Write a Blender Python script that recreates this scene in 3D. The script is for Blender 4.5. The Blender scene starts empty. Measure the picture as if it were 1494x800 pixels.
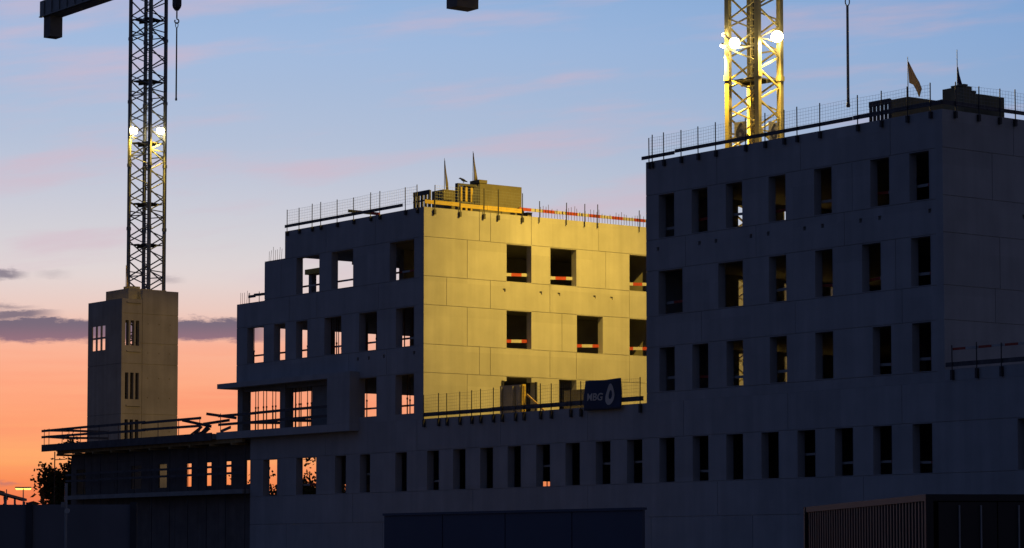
import bpy, bmesh, math, random
from mathutils import Vector, Matrix
R = math.radians
random.seed(11)
scene = bpy.context.scene
col = scene.collection

# ---------------------------------------------------------------- camera
# World axes: X runs along the long front facade (towards the camera is +X), Y runs into the site, Z is up.
RIGHT = Vector((0.5976, 0.8018, 0.0))
FWD = Vector((-0.8018, 0.5976, 0.0))
CAM = Vector((78.5025, -80.4178, 1.7))
cd = bpy.data.cameras.new('camera')
cam = bpy.data.objects.new('camera', cd)
col.objects.link(cam)
cam.location = CAM
cam.rotation_euler = (R(94.0), 0, math.atan2(0.8018, 0.5976))
cd.sensor_width = 36.0
cd.lens = 96.386
cd.shift_y = 0.0906
cd.clip_start = 0.5
cd.clip_end = 6000
scene.camera = cam

def lin(r, g, b):
    f = lambda c: (c / 255 / 12.92) if c <= 10 else ((c / 255 + 0.055) / 1.055) ** 2.4
    return (f(r), f(g), f(b), 1.0)

# ---------------------------------------------------------------- sky (dusk: the sun has just gone down behind the site)
world = bpy.data.worlds.new('World')
scene.world = world
world.use_nodes = True
nt = world.node_tree
nt.nodes.clear()
N = nt.nodes.new
L = nt.links.new
def wm(op, a, b=None, c=None):
    n = N('ShaderNodeMath'); n.operation = op
    for i, v in enumerate((a, b, c)):
        if v is None: continue
        if isinstance(v, (int, float)): n.inputs[i].default_value = v
        else: L(v, n.inputs[i])
    return n.outputs[0]
def wdot(a, v):
    n = N('ShaderNodeVectorMath'); n.operation = 'DOT_PRODUCT'
    L(a, n.inputs[0]); n.inputs[1].default_value = v
    return n.outputs['Value']
def wramp(fac, stops, mode='LINEAR'):
    n = N('ShaderNodeValToRGB'); n.color_ramp.interpolation = mode
    e = n.color_ramp.elements
    while len(e) > 1: e.remove(e[-1])
    e[0].position = stops[0][0]; e[0].color = stops[0][1]
    for p, c in stops[1:]:
        x = e.new(p); x.color = c
    L(fac, n.inputs[0])
    return n.outputs[0]
def wmix(fac, a, b):
    n = N('ShaderNodeMix'); n.data_type = 'RGBA'
    if isinstance(fac, (int, float)): n.inputs[0].default_value = fac
    else: L(fac, n.inputs[0])
    for i, v in ((6, a), (7, b)):
        if isinstance(v, tuple): n.inputs[i].default_value = v
        else: L(v, n.inputs[i])
    return n.outputs[2]
def wsmooth(x, lo, hi, o0=0.0, o1=1.0):
    n = N('ShaderNodeMapRange'); n.interpolation_type = 'SMOOTHSTEP'
    L(x, n.inputs[0])
    n.inputs[1].default_value = lo; n.inputs[2].default_value = hi
    n.inputs[3].default_value = o0; n.inputs[4].default_value = o1
    return n.outputs[0]
def wnoise(vec, detail, scale=1.0, rough=0.5):
    n = N('ShaderNodeTexNoise'); n.inputs['Scale'].default_value = scale
    n.inputs['Detail'].default_value = detail; n.inputs['Roughness'].default_value = rough
    L(vec, n.inputs['Vector'])
    return n.outputs[0]
tc = N('ShaderNodeTexCoord')
D = tc.outputs['Generated']
sp = N('ShaderNodeSeparateXYZ'); L(D, sp.inputs[0])
el = sp.outputs['Z']
GLOW = (0.8934 * -1, 0.4493, 0.0)
hl = wm('SQRT', wm('MAXIMUM', wm('SUBTRACT', 1.0, wm('MULTIPLY', el, el)), 1e-5))
cosg = wm('DIVIDE', wdot(D, GLOW), hl)                     # cosine of the bearing from the sunset
fw = wm('MAXIMUM', wdot(D, tuple(FWD)), 0.02)
lat = wm('DIVIDE', wdot(D, tuple(RIGHT)), fw)
elv = wm('DIVIDE', el, fw)
front = wramp(el, [
    (0.0, lin(205, 84, 50)), (0.018, lin(232, 108, 62)), (0.029, lin(253, 146, 86)), (0.036, lin(255, 172, 108)), (0.049, lin(255, 164, 116)),
    (0.064, lin(255, 172, 134)), (0.076, lin(251, 181, 152)), (0.088, lin(238, 202, 190)), (0.103, lin(226, 214, 213)),
    (0.115, lin(214, 210, 215)), (0.128, lin(203, 204, 216)), (0.150, lin(182, 194, 217)), (0.170, lin(170, 189, 219)),
    (0.185, lin(163, 187, 222)), (0.2, lin(153, 182, 221)), (0.25, lin(112, 150, 202)), (0.4, lin(58, 88, 145)), (1.0, lin(22, 36, 78))])
back = wramp(el, [(0.0, (0.032, 0.038, 0.064, 1)), (0.12, (0.037, 0.049, 0.094, 1)), (0.4, (0.023, 0.043, 0.122, 1)), (1.0, (0.012, 0.029, 0.098, 1))])
sidew = wm('POWER', wm('MAXIMUM', wdot(D, (0.93, 0.36, 0.05)), 0.0), 2.0)      # dull warm light added to the sky to lift the right-hand side walls
addn = N('ShaderNodeVectorMath'); addn.operation = 'MULTIPLY_ADD'
L(sidew, addn.inputs[0]); addn.inputs[1].default_value = (0.050, 0.034, 0.010); L(back, addn.inputs[2])
back = addn.outputs[0]
bear = wramp(wm('MULTIPLY_ADD', cosg, 0.5, 0.5), [(0.0, (0, 0, 0, 1)), (0.55, (.01, .01, .01, 1)), (0.80, (.08, .08, .08, 1)), (0.93, (.60, .60, .60, 1)), (0.968, (.88, .88, .88, 1)), (1.0, (1, 1, 1, 1))])
tint = wramp(wm('MULTIPLY_ADD', cosg, 0.5, 0.5), [(0.9, (.50, .66, .86, 1)), (0.968, (.76, .89, 1, 1)), (0.99, (.93, .97, 1, 1)), (1.0, (1, 1, 1, 1))])
tm = N('ShaderNodeVectorMath'); tm.operation = 'MULTIPLY'; L(front, tm.inputs[0]); L(tint, tm.inputs[1]); front = tm.outputs[0]
skyc = wmix(bear, back, front)
# thin pink streaks high up
cv = N('ShaderNodeCombineXYZ')
L(wm('MULTIPLY', lat, 9.0), cv.inputs[0]); L(wm('MULTIPLY', wm('MULTIPLY_ADD', lat, -0.10, elv), 62.0), cv.inputs[1])
st = wsmooth(wnoise(cv.outputs[0], 5, 1.0, 0.55), 0.47, 0.72)
band = wm('MULTIPLY', wsmooth(elv, 0.088, 0.12), wsmooth(elv, 0.30, 0.17))
skyc = wmix(wm('MULTIPLY', wm('MULTIPLY', st, band), 0.55), skyc, wmix(bear, (0.045, 0.04, 0.055, 1), lin(214, 184, 198)))
# soft bright and dark breadth in the orange glow
cv2 = N('ShaderNodeCombineXYZ')
L(wm('MULTIPLY', lat, 6.0), cv2.inputs[0]); L(wm('MULTIPLY', elv, 120.0), cv2.inputs[1])
st2 = wsmooth(wnoise(cv2.outputs[0], 4, 1.0, 0.6), 0.35, 0.75)
lowb = wm('MULTIPLY', wsmooth(elv, 0.092, 0.06), bear)
skyc = wmix(wm('MULTIPLY', wm('MULTIPLY', st2, lowb), 0.42), skyc, lin(252, 138, 108))
# purple cloud bars
cv3 = N('ShaderNodeCombineXYZ')
L(wm('MULTIPLY', lat, 55.0), cv3.inputs[0]); L(wm('MULTIPLY', elv, 170.0), cv3.inputs[1])
nb = wm('SUBTRACT', wnoise(cv3.outputs[0], 8, 1.0, 0.66), 0.5)
elp = wm('MULTIPLY_ADD', nb, 0.0085, elv)
def bar(x, c, hw, l0, l1, soft, amt):
    up = wsmooth(x, c + hw + 0.0007, c + hw - 0.0010)
    dn = wsmooth(x, c - hw - 0.0016, c - hw + 0.0010)
    a = wsmooth(lat, l0 - soft, l0 + soft); b = wsmooth(lat, l1 + soft, l1 - soft)
    return wm('MULTIPLY', wm('MULTIPLY', wm('MULTIPLY', up, dn), wm('MULTIPLY', a, b)), amt)
bars = [bar(elp, 0.0838, 0.0040, -0.30, -0.088, 0.012, 0.92), bar(elp, 0.0893, 0.0016, -0.30, -0.170, 0.008, 0.85),
        bar(elp, 0.1043, 0.0014, -0.30, -0.180, 0.005, 0.75), bar(elp, 0.0925, 0.0008, -0.30, -0.178, 0.008, 0.6),
        bar(elp, 0.0272, 0.0005, -0.30, -0.180, 0.004, 0.6), bar(elp, 0.1045, 0.0010, -0.172, -0.165, 0.006, 0.25),
        bar(elp, 0.1030, 0.0012, -0.132, -0.122, 0.004, 0.3)]
m = bars[0]
for b in bars[1:]: m = wm('MAXIMUM', m, b)
skyc = wmix(m, skyc, wmix(wsmooth(elv, 0.078, 0.087), lin(140, 106, 124), lin(102, 94, 116)))
bg = N('ShaderNodeBackground'); L(skyc, bg.inputs[0]); bg.inputs[1].default_value = 1.0
wo = N('ShaderNodeOutputWorld'); L(bg.outputs[0], wo.inputs[0])

# the sun itself is at the horizon behind the site: only a trace of its light is left
sl = bpy.data.lights.new('sun', 'SUN'); sl.energy = 0.03; sl.angle = R(0.5); sl.color = (1.0, 0.42, 0.22)
so = bpy.data.objects.new('sun', sl); col.objects.link(so)
so.rotation_euler = Vector((-GLOW[0] * -1, -GLOW[1] * 1, -0.02)).to_track_quat('-Z', 'Y').to_euler()
so.rotation_euler = Vector((0.8934, -0.4493, -0.02)).to_track_quat('-Z', 'Y').to_euler()

vs = scene.view_settings
vs.view_transform = 'Standard'; vs.look = 'None'; vs.exposure = 0.0; vs.gamma = 1.0; vs.use_curve_mapping = False
scene.cycles.use_denoising = True
scene.cycles.max_bounces = 6
scene.cycles.diffuse_bounces = 3
scene.cycles.caustics_reflective = False
scene.cycles.caustics_refractive = False
scene.cycles.sample_clamp_indirect = 6.0

# ---------------------------------------------------------------- materials
MATS = {}
def mat(name, color, rough=0.8, metal=0.0, noise=0.0, scale=1.0, bump=0.0, bscale=20.0, streak=0.0, panel=0.0):
    m = bpy.data.materials.new(name); m.use_nodes = True
    t = m.node_tree; b = t.nodes['Principled BSDF']
    b.inputs['Base Color'].default_value = (*color, 1); b.inputs['Roughness'].default_value = rough; b.inputs['Metallic'].default_value = metal
    if rough > 0.75: b.inputs['Specular IOR Level'].default_value = 0.2
    tcn = t.nodes.new('ShaderNodeTexCoord'); src = tcn.outputs['Object']
    val = None
    def noise_node(sc, det, vec=src):
        n = t.nodes.new('ShaderNodeTexNoise'); n.inputs['Scale'].default_value = sc; n.inputs['Detail'].default_value = det
        t.links.new(vec, n.inputs['Vector']); return n.outputs[0]
    def mr(x, a, c):
        n = t.nodes.new('ShaderNodeMapRange'); n.inputs[1].default_value = 0.25; n.inputs[2].default_value = 0.75
        n.inputs[3].default_value = a; n.inputs[4].default_value = c; t.links.new(x, n.inputs[0]); return n.outputs[0]
    def mul(a, c):
        if a is None: return c
        n = t.nodes.new('ShaderNodeMath'); n.operation = 'MULTIPLY'; t.links.new(a, n.inputs[0]); t.links.new(c, n.inputs[1]); return n.outputs[0]
    if noise: val = mul(val, mr(noise_node(scale, 6), 1 - noise, 1 + noise))
    if streak:
        mp = t.nodes.new('ShaderNodeMapping'); mp.inputs['Scale'].default_value = (2.2, 2.2, 0.12); t.links.new(src, mp.inputs[0])
        val = mul(val, mr(noise_node(1.0, 4, mp.outputs[0]), 1 - streak, 1 + streak * 0.6))
    if panel:
        mp = t.nodes.new('ShaderNodeMapping'); mp.inputs['Scale'].default_value = (0.36, 0.36, 0.56); t.links.new(src, mp.inputs[0])
        fl = t.nodes.new('ShaderNodeVectorMath'); fl.operation = 'FLOOR'; t.links.new(mp.outputs[0], fl.inputs[0])
        wn = t.nodes.new('ShaderNodeTexWhiteNoise'); t.links.new(fl.outputs[0], wn.inputs['Vector'])
        val = mul(val, mr(wn.outputs[0], 1 - panel, 1 + panel))
    if val is not None:
        mx = t.nodes.new('ShaderNodeVectorMath'); mx.operation = 'SCALE'; mx.inputs[0].default_value = color
        t.links.new(val, mx.inputs['Scale']); t.links.new(mx.outputs[0], b.inputs['Base Color'])
    if bump:
        bn = t.nodes.new('ShaderNodeBump'); bn.inputs['Strength'].default_value = bump; bn.inputs['Distance'].default_value = 0.02
        t.links.new(noise_node(bscale, 4), bn.inputs['Height']); t.links.new(bn.outputs[0], b.inputs['Normal'])
    MATS[name] = m
    return m
def emat(name, color, strength):
    m = bpy.data.materials.new(name); m.use_nodes = True
    b = m.node_tree.nodes['Principled BSDF']
    b.inputs['Base Color'].default_value = (*color, 1)
    b.inputs['Emission Color'].default_value = (*color, 1); b.inputs['Emission Strength'].default_value = strength
    return m
CONC = mat('precast_concrete', (0.43, 0.42, 0.40), 0.85, noise=0.10, scale=0.8, streak=0.10, panel=0.04, bump=0.12, bscale=6)
SLAB = mat('site_concrete', (0.30, 0.29, 0.27), 0.9, noise=0.18, scale=1.5, bump=0.2)
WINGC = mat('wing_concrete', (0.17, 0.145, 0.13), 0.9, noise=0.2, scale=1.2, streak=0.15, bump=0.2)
TOWERC = mat('tower_concrete', (0.36, 0.34, 0.29), 0.9, noise=0.16, scale=0.7, streak=0.16, bump=0.2, bscale=5)
HOUSING = mat('shuttering_board_concrete', (0.21, 0.19, 0.115), 0.85, noise=0.14, scale=1.2, streak=0.12)
DARKST = mat('dark_steel', (0.055, 0.055, 0.062), 0.5, 0.6, noise=0.2, scale=3)
GALV = mat('galvanised_steel', (0.28, 0.29, 0.30), 0.45, 0.7, noise=0.15, scale=4)
CRANEY = mat('crane_yellow_paint', (0.50, 0.43, 0.19), 0.45, noise=0.16, scale=2.5)
CRANEG = mat('crane_grey_blue_paint', (0.20, 0.21, 0.20), 0.5, 0.2, noise=0.2, scale=2.5)
BALLAST = mat('ballast_concrete', (0.22, 0.20, 0.18), 0.9, noise=0.2, scale=1.2)
TIMBER = mat('timber_board', (0.42, 0.29, 0.13), 0.8, noise=0.25, scale=3, streak=0.2)
OLDBOARD = mat('weathered_board', (0.12, 0.11, 0.11), 0.85, noise=0.25, scale=3, streak=0.2)
TIMBERY = mat('yellow_formwork_timber', (0.60, 0.42, 0.07), 0.7, noise=0.15, scale=3)
RED = mat('red_board_paint', (0.40, 0.05, 0.025), 0.6, noise=0.15, scale=6)
WHITE = mat('white_board_paint', (0.46, 0.44, 0.40), 0.6, noise=0.1, scale=6)
PROP = mat('rusty_prop_steel', (0.16, 0.08, 0.05), 0.7, 0.3, noise=0.3, scale=5)
REBAR = mat('rusty_bar', (0.12, 0.075, 0.05), 0.8, 0.2, noise=0.3, scale=8)
FORMG = mat('grey_formwork_panel', (0.27, 0.25, 0.23), 0.7, noise=0.12, scale=2, streak=0.12)
BANNER = mat('blue_banner_cloth', (0.060, 0.075, 0.115), 0.8, noise=0.12, scale=1.5)
BANNERW = mat('white_print_backlit_tint', (0.74, 0.62, 0.48), 0.8, noise=0.05, scale=3)  # white print, with the warm light shining through it mixed into the colour
FLAGW = mat('pale_flag_cloth', (0.62, 0.55, 0.40), 0.85, noise=0.15, scale=2.5)
FLAGP = mat('purple_flag_cloth', (0.10, 0.07, 0.15), 0.85, noise=0.1, scale=3)
def translucent(m_, c, f=.5):
    t = m_.node_tree; b = t.nodes['Principled BSDF']; o = t.nodes['Material Output']
    tr = t.nodes.new('ShaderNodeBsdfTranslucent'); tr.inputs[0].default_value = (*c, 1)
    mx = t.nodes.new('ShaderNodeMixShader'); mx.inputs[0].default_value = f
    t.links.new(b.outputs[0], mx.inputs[1]); t.links.new(tr.outputs[0], mx.inputs[2]); t.links.new(mx.outputs[0], o.inputs[0])
translucent(FLAGW, (.6, .5, .32)); translucent(FLAGP, (.12, .08, .16), .3)
FEATHER = mat('black_feathers', (0.02, 0.02, 0.024), 0.7, noise=0.2, scale=20)
LEAF = mat('leaf_green', (0.045, 0.065, 0.028), 0.8, noise=0.4, scale=0.8)
LEAFT = LEAF
BARK = mat('bark', (0.07, 0.05, 0.038), 0.9, noise=0.3, scale=3)
GROUND = mat('site_ground', (0.11, 0.095, 0.08), 0.95, noise=0.3, scale=0.2, bump=0.3, bscale=1.5)
HOARD = mat('hoarding_board', (0.15, 0.145, 0.155), 0.7, noise=0.12, scale=0.8, streak=0.12)
HOARDB = mat('blue_hoarding_board', (0.055, 0.07, 0.11), 0.6, noise=0.12, scale=0.8)
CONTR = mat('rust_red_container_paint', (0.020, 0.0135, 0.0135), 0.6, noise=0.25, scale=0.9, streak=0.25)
SIGNY = mat('sign_cream', (0.66, 0.60, 0.42), 0.6, noise=0.1, scale=4)
SIGNK = mat('sign_grey_numerals', (0.10, 0.10, 0.11), 0.6, noise=0.1, scale=4)
BLACK = mat('black_rubber', (0.03, 0.03, 0.03), 0.7, noise=0.2, scale=8)
LENS = emat('floodlight_lens', (1.0, 0.80, 0.42), 45.0)
STREETL = emat('street_lamp_lens', (1.0, 0.62, 0.10), 3.2)
FLOORLAMP = None

translucent(LEAF, (.20, .075, .02), .5)
# ---------------------------------------------------------------- mesh helpers
class MB:
    def __init__(s): s.v = []; s.f = []; s.m = []
    def face(s, pts, mi=0):
        i = len(s.v); s.v += [tuple(p) for p in pts]; s.f.append(tuple(range(i, i + len(pts)))); s.m.append(mi)
    def hexa(s, c, mi=0):
        i = len(s.v); s.v += [tuple(p) for p in c]
        for q in ((0, 3, 2, 1), (4, 5, 6, 7), (0, 1, 5, 4), (1, 2, 6, 5), (2, 3, 7, 6), (3, 0, 4, 7)):
            s.f.append(tuple(i + k for k in q)); s.m.append(mi)
    def box(s, x0, x1, y0, y1, z0, z1, mi=0):
        s.hexa([(x0, y0, z0), (x1, y0, z0), (x1, y1, z0), (x0, y1, z0), (x0, y0, z1), (x1, y0, z1), (x1, y1, z1), (x0, y1, z1)], mi)
    def bar(s, p, q, w, h=None, mi=0, up=(0, 0, 1)):
        p = Vector(p); q = Vector(q); h = w if h is None else h
        d = (q - p).normalized(); u = Vector(up)
        if abs(d.dot(u)) > 0.98: u = Vector((1, 0, 0))
        a = d.cross(u).normalized() * (w / 2); b = a.cross(d).normalized() * (h / 2)
        s.hexa([p - a - b, p + a - b, p + a + b, p - a + b, q - a - b, q + a - b, q + a + b, q - a + b], mi)
    def tube(s, pts, rad, n=8, mi=0, cap=True):
        pts = [Vector(p) for p in pts]
        if not isinstance(rad, (list, tuple)): rad = [rad] * len(pts)
        rings = []
        prev = None
        for k, p in enumerate(pts):
            d = (pts[min(k + 1, len(pts) - 1)] - pts[max(k - 1, 0)]).normalized()
            u = prev if prev is not None else (Vector((0, 0, 1)) if abs(d.z) < 0.9 else Vector((1, 0, 0)))
            a = d.cross(u)
            if a.length < 1e-4: a = d.cross(Vector((0, 1, 0)))
            a.normalize(); b = a.cross(d).normalized(); prev = b
            i = len(s.v)
            for j in range(n):
                t = 2 * math.pi * j / n
                s.v.append(tuple(p + (a * math.cos(t) + b * math.sin(t)) * rad[k]))
            rings.append(i)
        for k in range(len(rings) - 1):
            for j in range(n):
                j2 = (j + 1) % n
                s.f.append((rings[k] + j, rings[k] + j2, rings[k + 1] + j2, rings[k + 1] + j)); s.m.append(mi)
        if cap:
            s.f.append(tuple(rings[0] + j for j in range(n))); s.m.append(mi)
            s.f.append(tuple(rings[-1] + j for j in reversed(range(n)))); s.m.append(mi)
    def build(s, name, mats, parent=None, smooth=False, weld=False):
        me = bpy.data.meshes.new(name)
        off = Vector((0, 0, 0))
        if parent is not None:
            r = parent
            while r.parent is not None: r = r.parent
            if not r.get('_local', False): off = Vector(r['_base'])
        me.from_pydata([(x - off.x, y - off.y, z - off.z) for x, y, z in s.v], [], s.f)
        if not isinstance(mats, (list, tuple)): mats = [mats]
        for k in mats: me.materials.append(k)
        if len(mats) > 1: me.polygons.foreach_set('material_index', s.m)
        if weld:
            bm = bmesh.new(); bm.from_mesh(me); bmesh.ops.remove_doubles(bm, verts=bm.verts, dist=1e-4); bmesh.ops.recalc_face_normals(bm, faces=bm.faces); bm.to_mesh(me); bm.free()
        if smooth:
            me.polygons.foreach_set('use_smooth', [True] * len(me.polygons))
        me.update()
        o = bpy.data.objects.new(name, me); col.objects.link(o)
        if parent is not None: o.parent = parent
        return o
def tag(o, label=None, cat=None, group=None, kind=None):
    if label: o['label'] = label
    if cat: o['category'] = cat
    if group: o['group'] = group
    if kind: o['kind'] = kind
    return o
def thing(name, label, cat, base=(0, 0, 0), group=None, rz=None):
    o = bpy.data.objects.new(name, None); col.objects.link(o)
    o.location = base; o['_base'] = tuple(float(c) for c in base)
    if rz is not None:
        o.rotation_euler = (0, 0, rz); o['_local'] = True
    o.empty_display_size = 0.3
    return tag(o, label, cat, group)
def solo(name, mb, mats, base, label, cat, group=None, smooth=False):
    """a thing that is one mesh, origin at its base"""
    b = Vector(base); mb.v = [(x - b.x, y - b.y, z - b.z) for x, y, z in mb.v]
    o = mb.build(name, mats, None, smooth); o.location = b
    return tag(o, label, cat, group)
def boxp(name, m_, parent, *a):
    b = MB(); b.box(*a); return b.build(name, m_, parent)

def wall(name, m_, parent, axis, pos, out, thick, a0, a1, z0, z1, openings=(), gone=(), hgr=(), vgr=(), sockets=(), gw=0.026, gd=0.03):
    """A slab of wall with real openings, joint grooves and sockets.
    axis 'Y': wall in the XZ plane at y=pos; axis 'X': wall in the YZ plane at x=pos. out = +1/-1 is the outward side."""
    A = {a0, a1}; Z = {z0, z1}
    rects = []                                                    # later ones win
    for z in hgr:
        if z0 < z < z1: rects.append((a0, a1, z - gw / 2, z + gw / 2, gd))
    for a, b, c in vgr:
        rects.append((a - gw / 2, a + gw / 2, max(b, z0), min(c, z1), gd))
    for (a, z, w, d) in sockets: rects.append((a - w / 2, a + w / 2, z - w / 2, z + w / 2, d))
    for o in openings: rects.append((*o, None))
    for o in gone: rects.append((*o, None))
    for r in rects:
        for a in r[:2]:
            if a0 < a < a1: A.add(round(a, 4))
        for z in r[2:4]:
            if z0 < z < z1: Z.add(round(z, 4))
    A = sorted(A); Z = sorted(Z)
    def dep(a, z):
        d = 0.0
        for r in rects:
            if r[0] < a < r[1] and r[2] < z < r[3]: d = r[4] if (r[4] is None or d is None or True) else d
            if d is None: return None
        return d
    nA, nZ = len(A) - 1, len(Z) - 1
    G = [[dep((A[i] + A[i + 1]) / 2, (Z[j] + Z[j + 1]) / 2) for j in range(nZ)] for i in range(nA)]
    def P(a, z, d):
        c = pos - out * d
        return (a, c, z) if axis == 'Y' else (c, a, z)
    def inopen(a, z):
        for o in openings:
            if o[0] < a < o[1] and o[2] < z < o[3]: return True
        return False
    b = MB()
    for i in range(nA):
        for j in range(nZ):
            d = G[i][j]
            x0, x1, y0, y1 = A[i], A[i + 1], Z[j], Z[j + 1]
            if d is not None:
                b.face([P(x0, y0, d), P(x1, y0, d), P(x1, y1, d), P(x0, y1, d)])
                b.face([P(x0, y0, thick), P(x0, y1, thick), P(x1, y1, thick), P(x1, y0, thick)])
            for (ii, jj, e) in ((i + 1, j, ((x1, y0), (x1, y1))), (i, j + 1, ((x0, y1), (x1, y1))), (i - 1, j, ((x0, y0), (x0, y1))), (i, j - 1, ((x0, y0), (x1, y0)))):
                inside = 0 <= ii < nA and 0 <= jj < nZ
                if inside and (ii < i or jj < j): continue
                d2 = G[ii][jj] if inside else None
                if d is None and d2 is None: continue
                if d is not None and d2 is not None and abs(d - d2) < 1e-6: continue
                lo = d if d is not None else thick; hi = d2 if d2 is not None else thick
                if d is None or d2 is None:
                    ca, cz = ((A[i] + A[i + 1]) / 2, (Z[j] + Z[j + 1]) / 2) if d is None else (((A[ii] + A[ii + 1]) / 2, (Z[jj] + Z[jj + 1]) / 2) if inside else (1e9, 1e9))
                    if inopen(ca, cz): continue                    # the window_reveal part closes this edge
                (p0, q0), (p1, q1) = e
                b.face([P(p0, q0, lo), P(p1, q1, lo), P(p1, q1, hi), P(p0, q0, hi)])
    o = b.build(name, m_, parent, weld=True)
    for (u0, u1, w0, w1) in openings:
        r = MB()
        # lining of the opening: four jamb faces and a narrow cast rim standing 4 mm proud
        for (p, q) in (((u0, w0), (u1, w0)), ((u1, w0), (u1, w1)), ((u1, w1), (u0, w1)), ((u0, w1), (u0, w0))):
            r.face([P(*p, 0), P(*q, 0), P(*q, thick), P(*p, thick)])
        e = 0.03
        for (x0, x1, y0, y1) in ((u0 - e, u0, w0 - e, w1 + e), (u1, u1 + e, w0 - e, w1 + e), (u0, u1, w0 - e, w0), (u0, u1, w1, w1 + e)):
            r.face([P(x0, y0, -.004), P(x1, y0, -.004), P(x1, y1, -.004), P(x0, y1, -.004)])
        r.build('window', m_, parent)
    return o

# ---------------------------------------------------------------- ground
g = MB(); g.box(-1800, 400, -400, 1800, -0.5, 0.0)
tag(g.build('ground', GROUND), kind='structure')

T = 0.42      # facade thickness

# ================================================================ podium (the long low building across the whole front)
pod = thing('podium_building', 'long low concrete podium with one row of narrow window openings under both taller blocks', 'building', (-20, 0, 0))
base_w = [(-52.66, -51.19), (-49.20, -47.18), (-45.30, -44.24), (-42.90, -41.92), (-39.55, -38.50), (-36.68, -35.62), (-34.38, -33.30), (-32.05, -30.97), (-29.75, -28.67), (-27.42, -26.33),
          (-25.11, -24.00), (-22.79, -21.68), (-20.45, -19.33), (-18.10, -17.02), (-15.75, -14.67), (-13.46, -12.34), (-11.13, -10.01), (-8.81, -7.69), (-6.48, -5.38), (-4.17, -3.07), (-1.87, -0.75), (3.92, 5.02)]
ops = [(a, b, 5.18, 7.20) for a, b in base_w]
mid = [(ops[i][1] + ops[i + 1][0]) / 2 for i in range(len(ops) - 1)]
wall('front_wall', CONC, pod, 'Y', 0.0, -1, T, -54.05, 9.0, 0.0, 8.85, ops,
     hgr=(3.6, 5.17 - 0.02, 7.235), vgr=[(m_, 0, 3.6) for m_ in mid[::3]] + [(m_, 7.25, 8.85) for m_ in mid[1::3]] + [(m_, 3.6, 5.12) for m_ in mid[2::4]])
boxp('parapet', CONC, pod, 0.003, 9.0, 0.0, T, 8.853, 9.35)
boxp('floor_slab', SLAB, pod, -54.0, 8.9, T + .003, 16, 3.8, 4.12)
boxp('roof_slab', SLAB, pod, -54.0, 8.9, T + .003, 16, 8.30, 8.62)
wall('inner_wall', SLAB, pod, 'X', -43.3, 1, .3, 1.6, 15.6, 4.13, 8.29, gone=[(11.3, 13.6, 4.0, 6.0)])
boxp('inner_wall', SLAB, pod, -46.6, -46.4, .9, 14.0, 5.72, 8.29)
boxp('back_wall', SLAB, pod, -43.2, 8.9, 15.7, 16.0, 0.0, 8.28)
boxp('end_wall', CONC, pod, 8.6, 8.98, T + .01, 15.6, 4.14, 8.28)
for x in (-53.2, -50.2, -46.4): boxp('column', SLAB, pod, x - .2, x + .2, 5.2, 5.6, 4.13, 8.29)

# ================================================================ lit block (middle)
mb_ = thing('concrete_block_building', 'unfinished concrete block whose side wall glows yellow under the floodlights', 'building', (-45, 0, 8.85))
c1 = [(-49.29, -46.96), (-45.74, -43.62), (-40.13, -37.88)]
c2 = [(-54.46, -52.70), (-51.61, -50.42), (-49.30, -48.14), (-46.42, -44.75), (-43.02, -41.32), (-39.55, -37.88)]
c3 = [(-43.06, -41.34), (-39.57, -37.87)]
ops = [(a, b, 16.22, 18.24) for a, b in c1] + [(a, b, 12.69, 14.72) for a, b in c2] + [(a, b, 9.18, 11.24) for a, b in c3]
wall('front_wall', CONC, mb_, 'Y', 0.0, -1, T, -55.62, -37.422, 8.853, 19.83, ops,
     gone=[(-56, -52.64, 16.13, 21), (-53, -50.50, 18.33, 21), (-56, -46.15, 8.0, 11.45)],
     hgr=(18.29, 16.18, 14.77, 12.65, 11.28), vgr=[(-46.3, 18.3, 19.83), (-41.5, 18.3, 19.83), (-50.9, 16.2, 18.3), (-47.2, 14.77, 16.18), (-41.2, 14.77, 16.18), (-44.0, 11.28, 12.65), (-40.4, 11.28, 12.65), (-50.0, 14.77, 16.18)],
     sockets=[(-43.13, 12.29, .18, .12), (-42.08, 12.28, .18, .12), (-40.66, 12.3, .18, .12), (-37.87, 12.31, .18, .12)])
yo = [(5.31, 6.95, 16.28, 18.25), (8.22, 9.98, 16.28, 18.25), (13.66, 15.2, 16.28, 18.25), (5.31, 6.95, 12.75, 14.74), (10.01, 11.79, 12.72, 14.74), (13.65, 15.2, 12.74, 14.74), (8.80, 9.98, 8.9, 11.23)]
wall('side_wall', CONC, mb_, 'X', -37.0, 1, T, 0.0, 32.0, 8.853, 19.83, yo, gone=[(5.31, 6.95, 8.0, 11.24), (5.04, 7.21, 8.0, 11.0)],
     hgr=(18.29, 16.26, 14.77, 12.73, 11.26),
     vgr=[(3.55, 18.29, 19.83), (4.26, 18.29, 19.83), (6.95, 18.29, 19.83), (11.52, 18.29, 19.83), (2.76, 16.26, 18.29), (1.44, 14.77, 16.26), (4.26, 14.77, 16.26), (8.19, 14.77, 16.26), (13.65, 14.77, 16.26),
          (2.76, 12.73, 14.77), (3.55, 11.26, 12.73), (4.26, 11.26, 12.73), (8.19, 11.26, 12.73), (9.97, 11.26, 12.73), (13.65, 11.26, 12.73), (2.76, 8.62, 11.26), (12.0, 16.26, 18.29), (9.0, 12.73, 14.77)],
     sockets=[(5.16, 15.8, .17, .1), (7.58, 15.79, .17, .1), (8.80, 15.79, .17, .1), (11.23, 15.78, .17, .1), (12.41, 15.78, .17, .1)])
boxp('inner_wall', SLAB, mb_, -49.5, -37.45, 15.6, 16.0, 8.63, 18.41)
boxp('back_wall', CONC, mb_, -49.5, -37.425, 31.6, 32.0, 8.63, 19.83)
boxp('roof_slab', SLAB, mb_, -49.5, -37.43, 15.585, 31.58, 18.42, 18.75)
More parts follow.
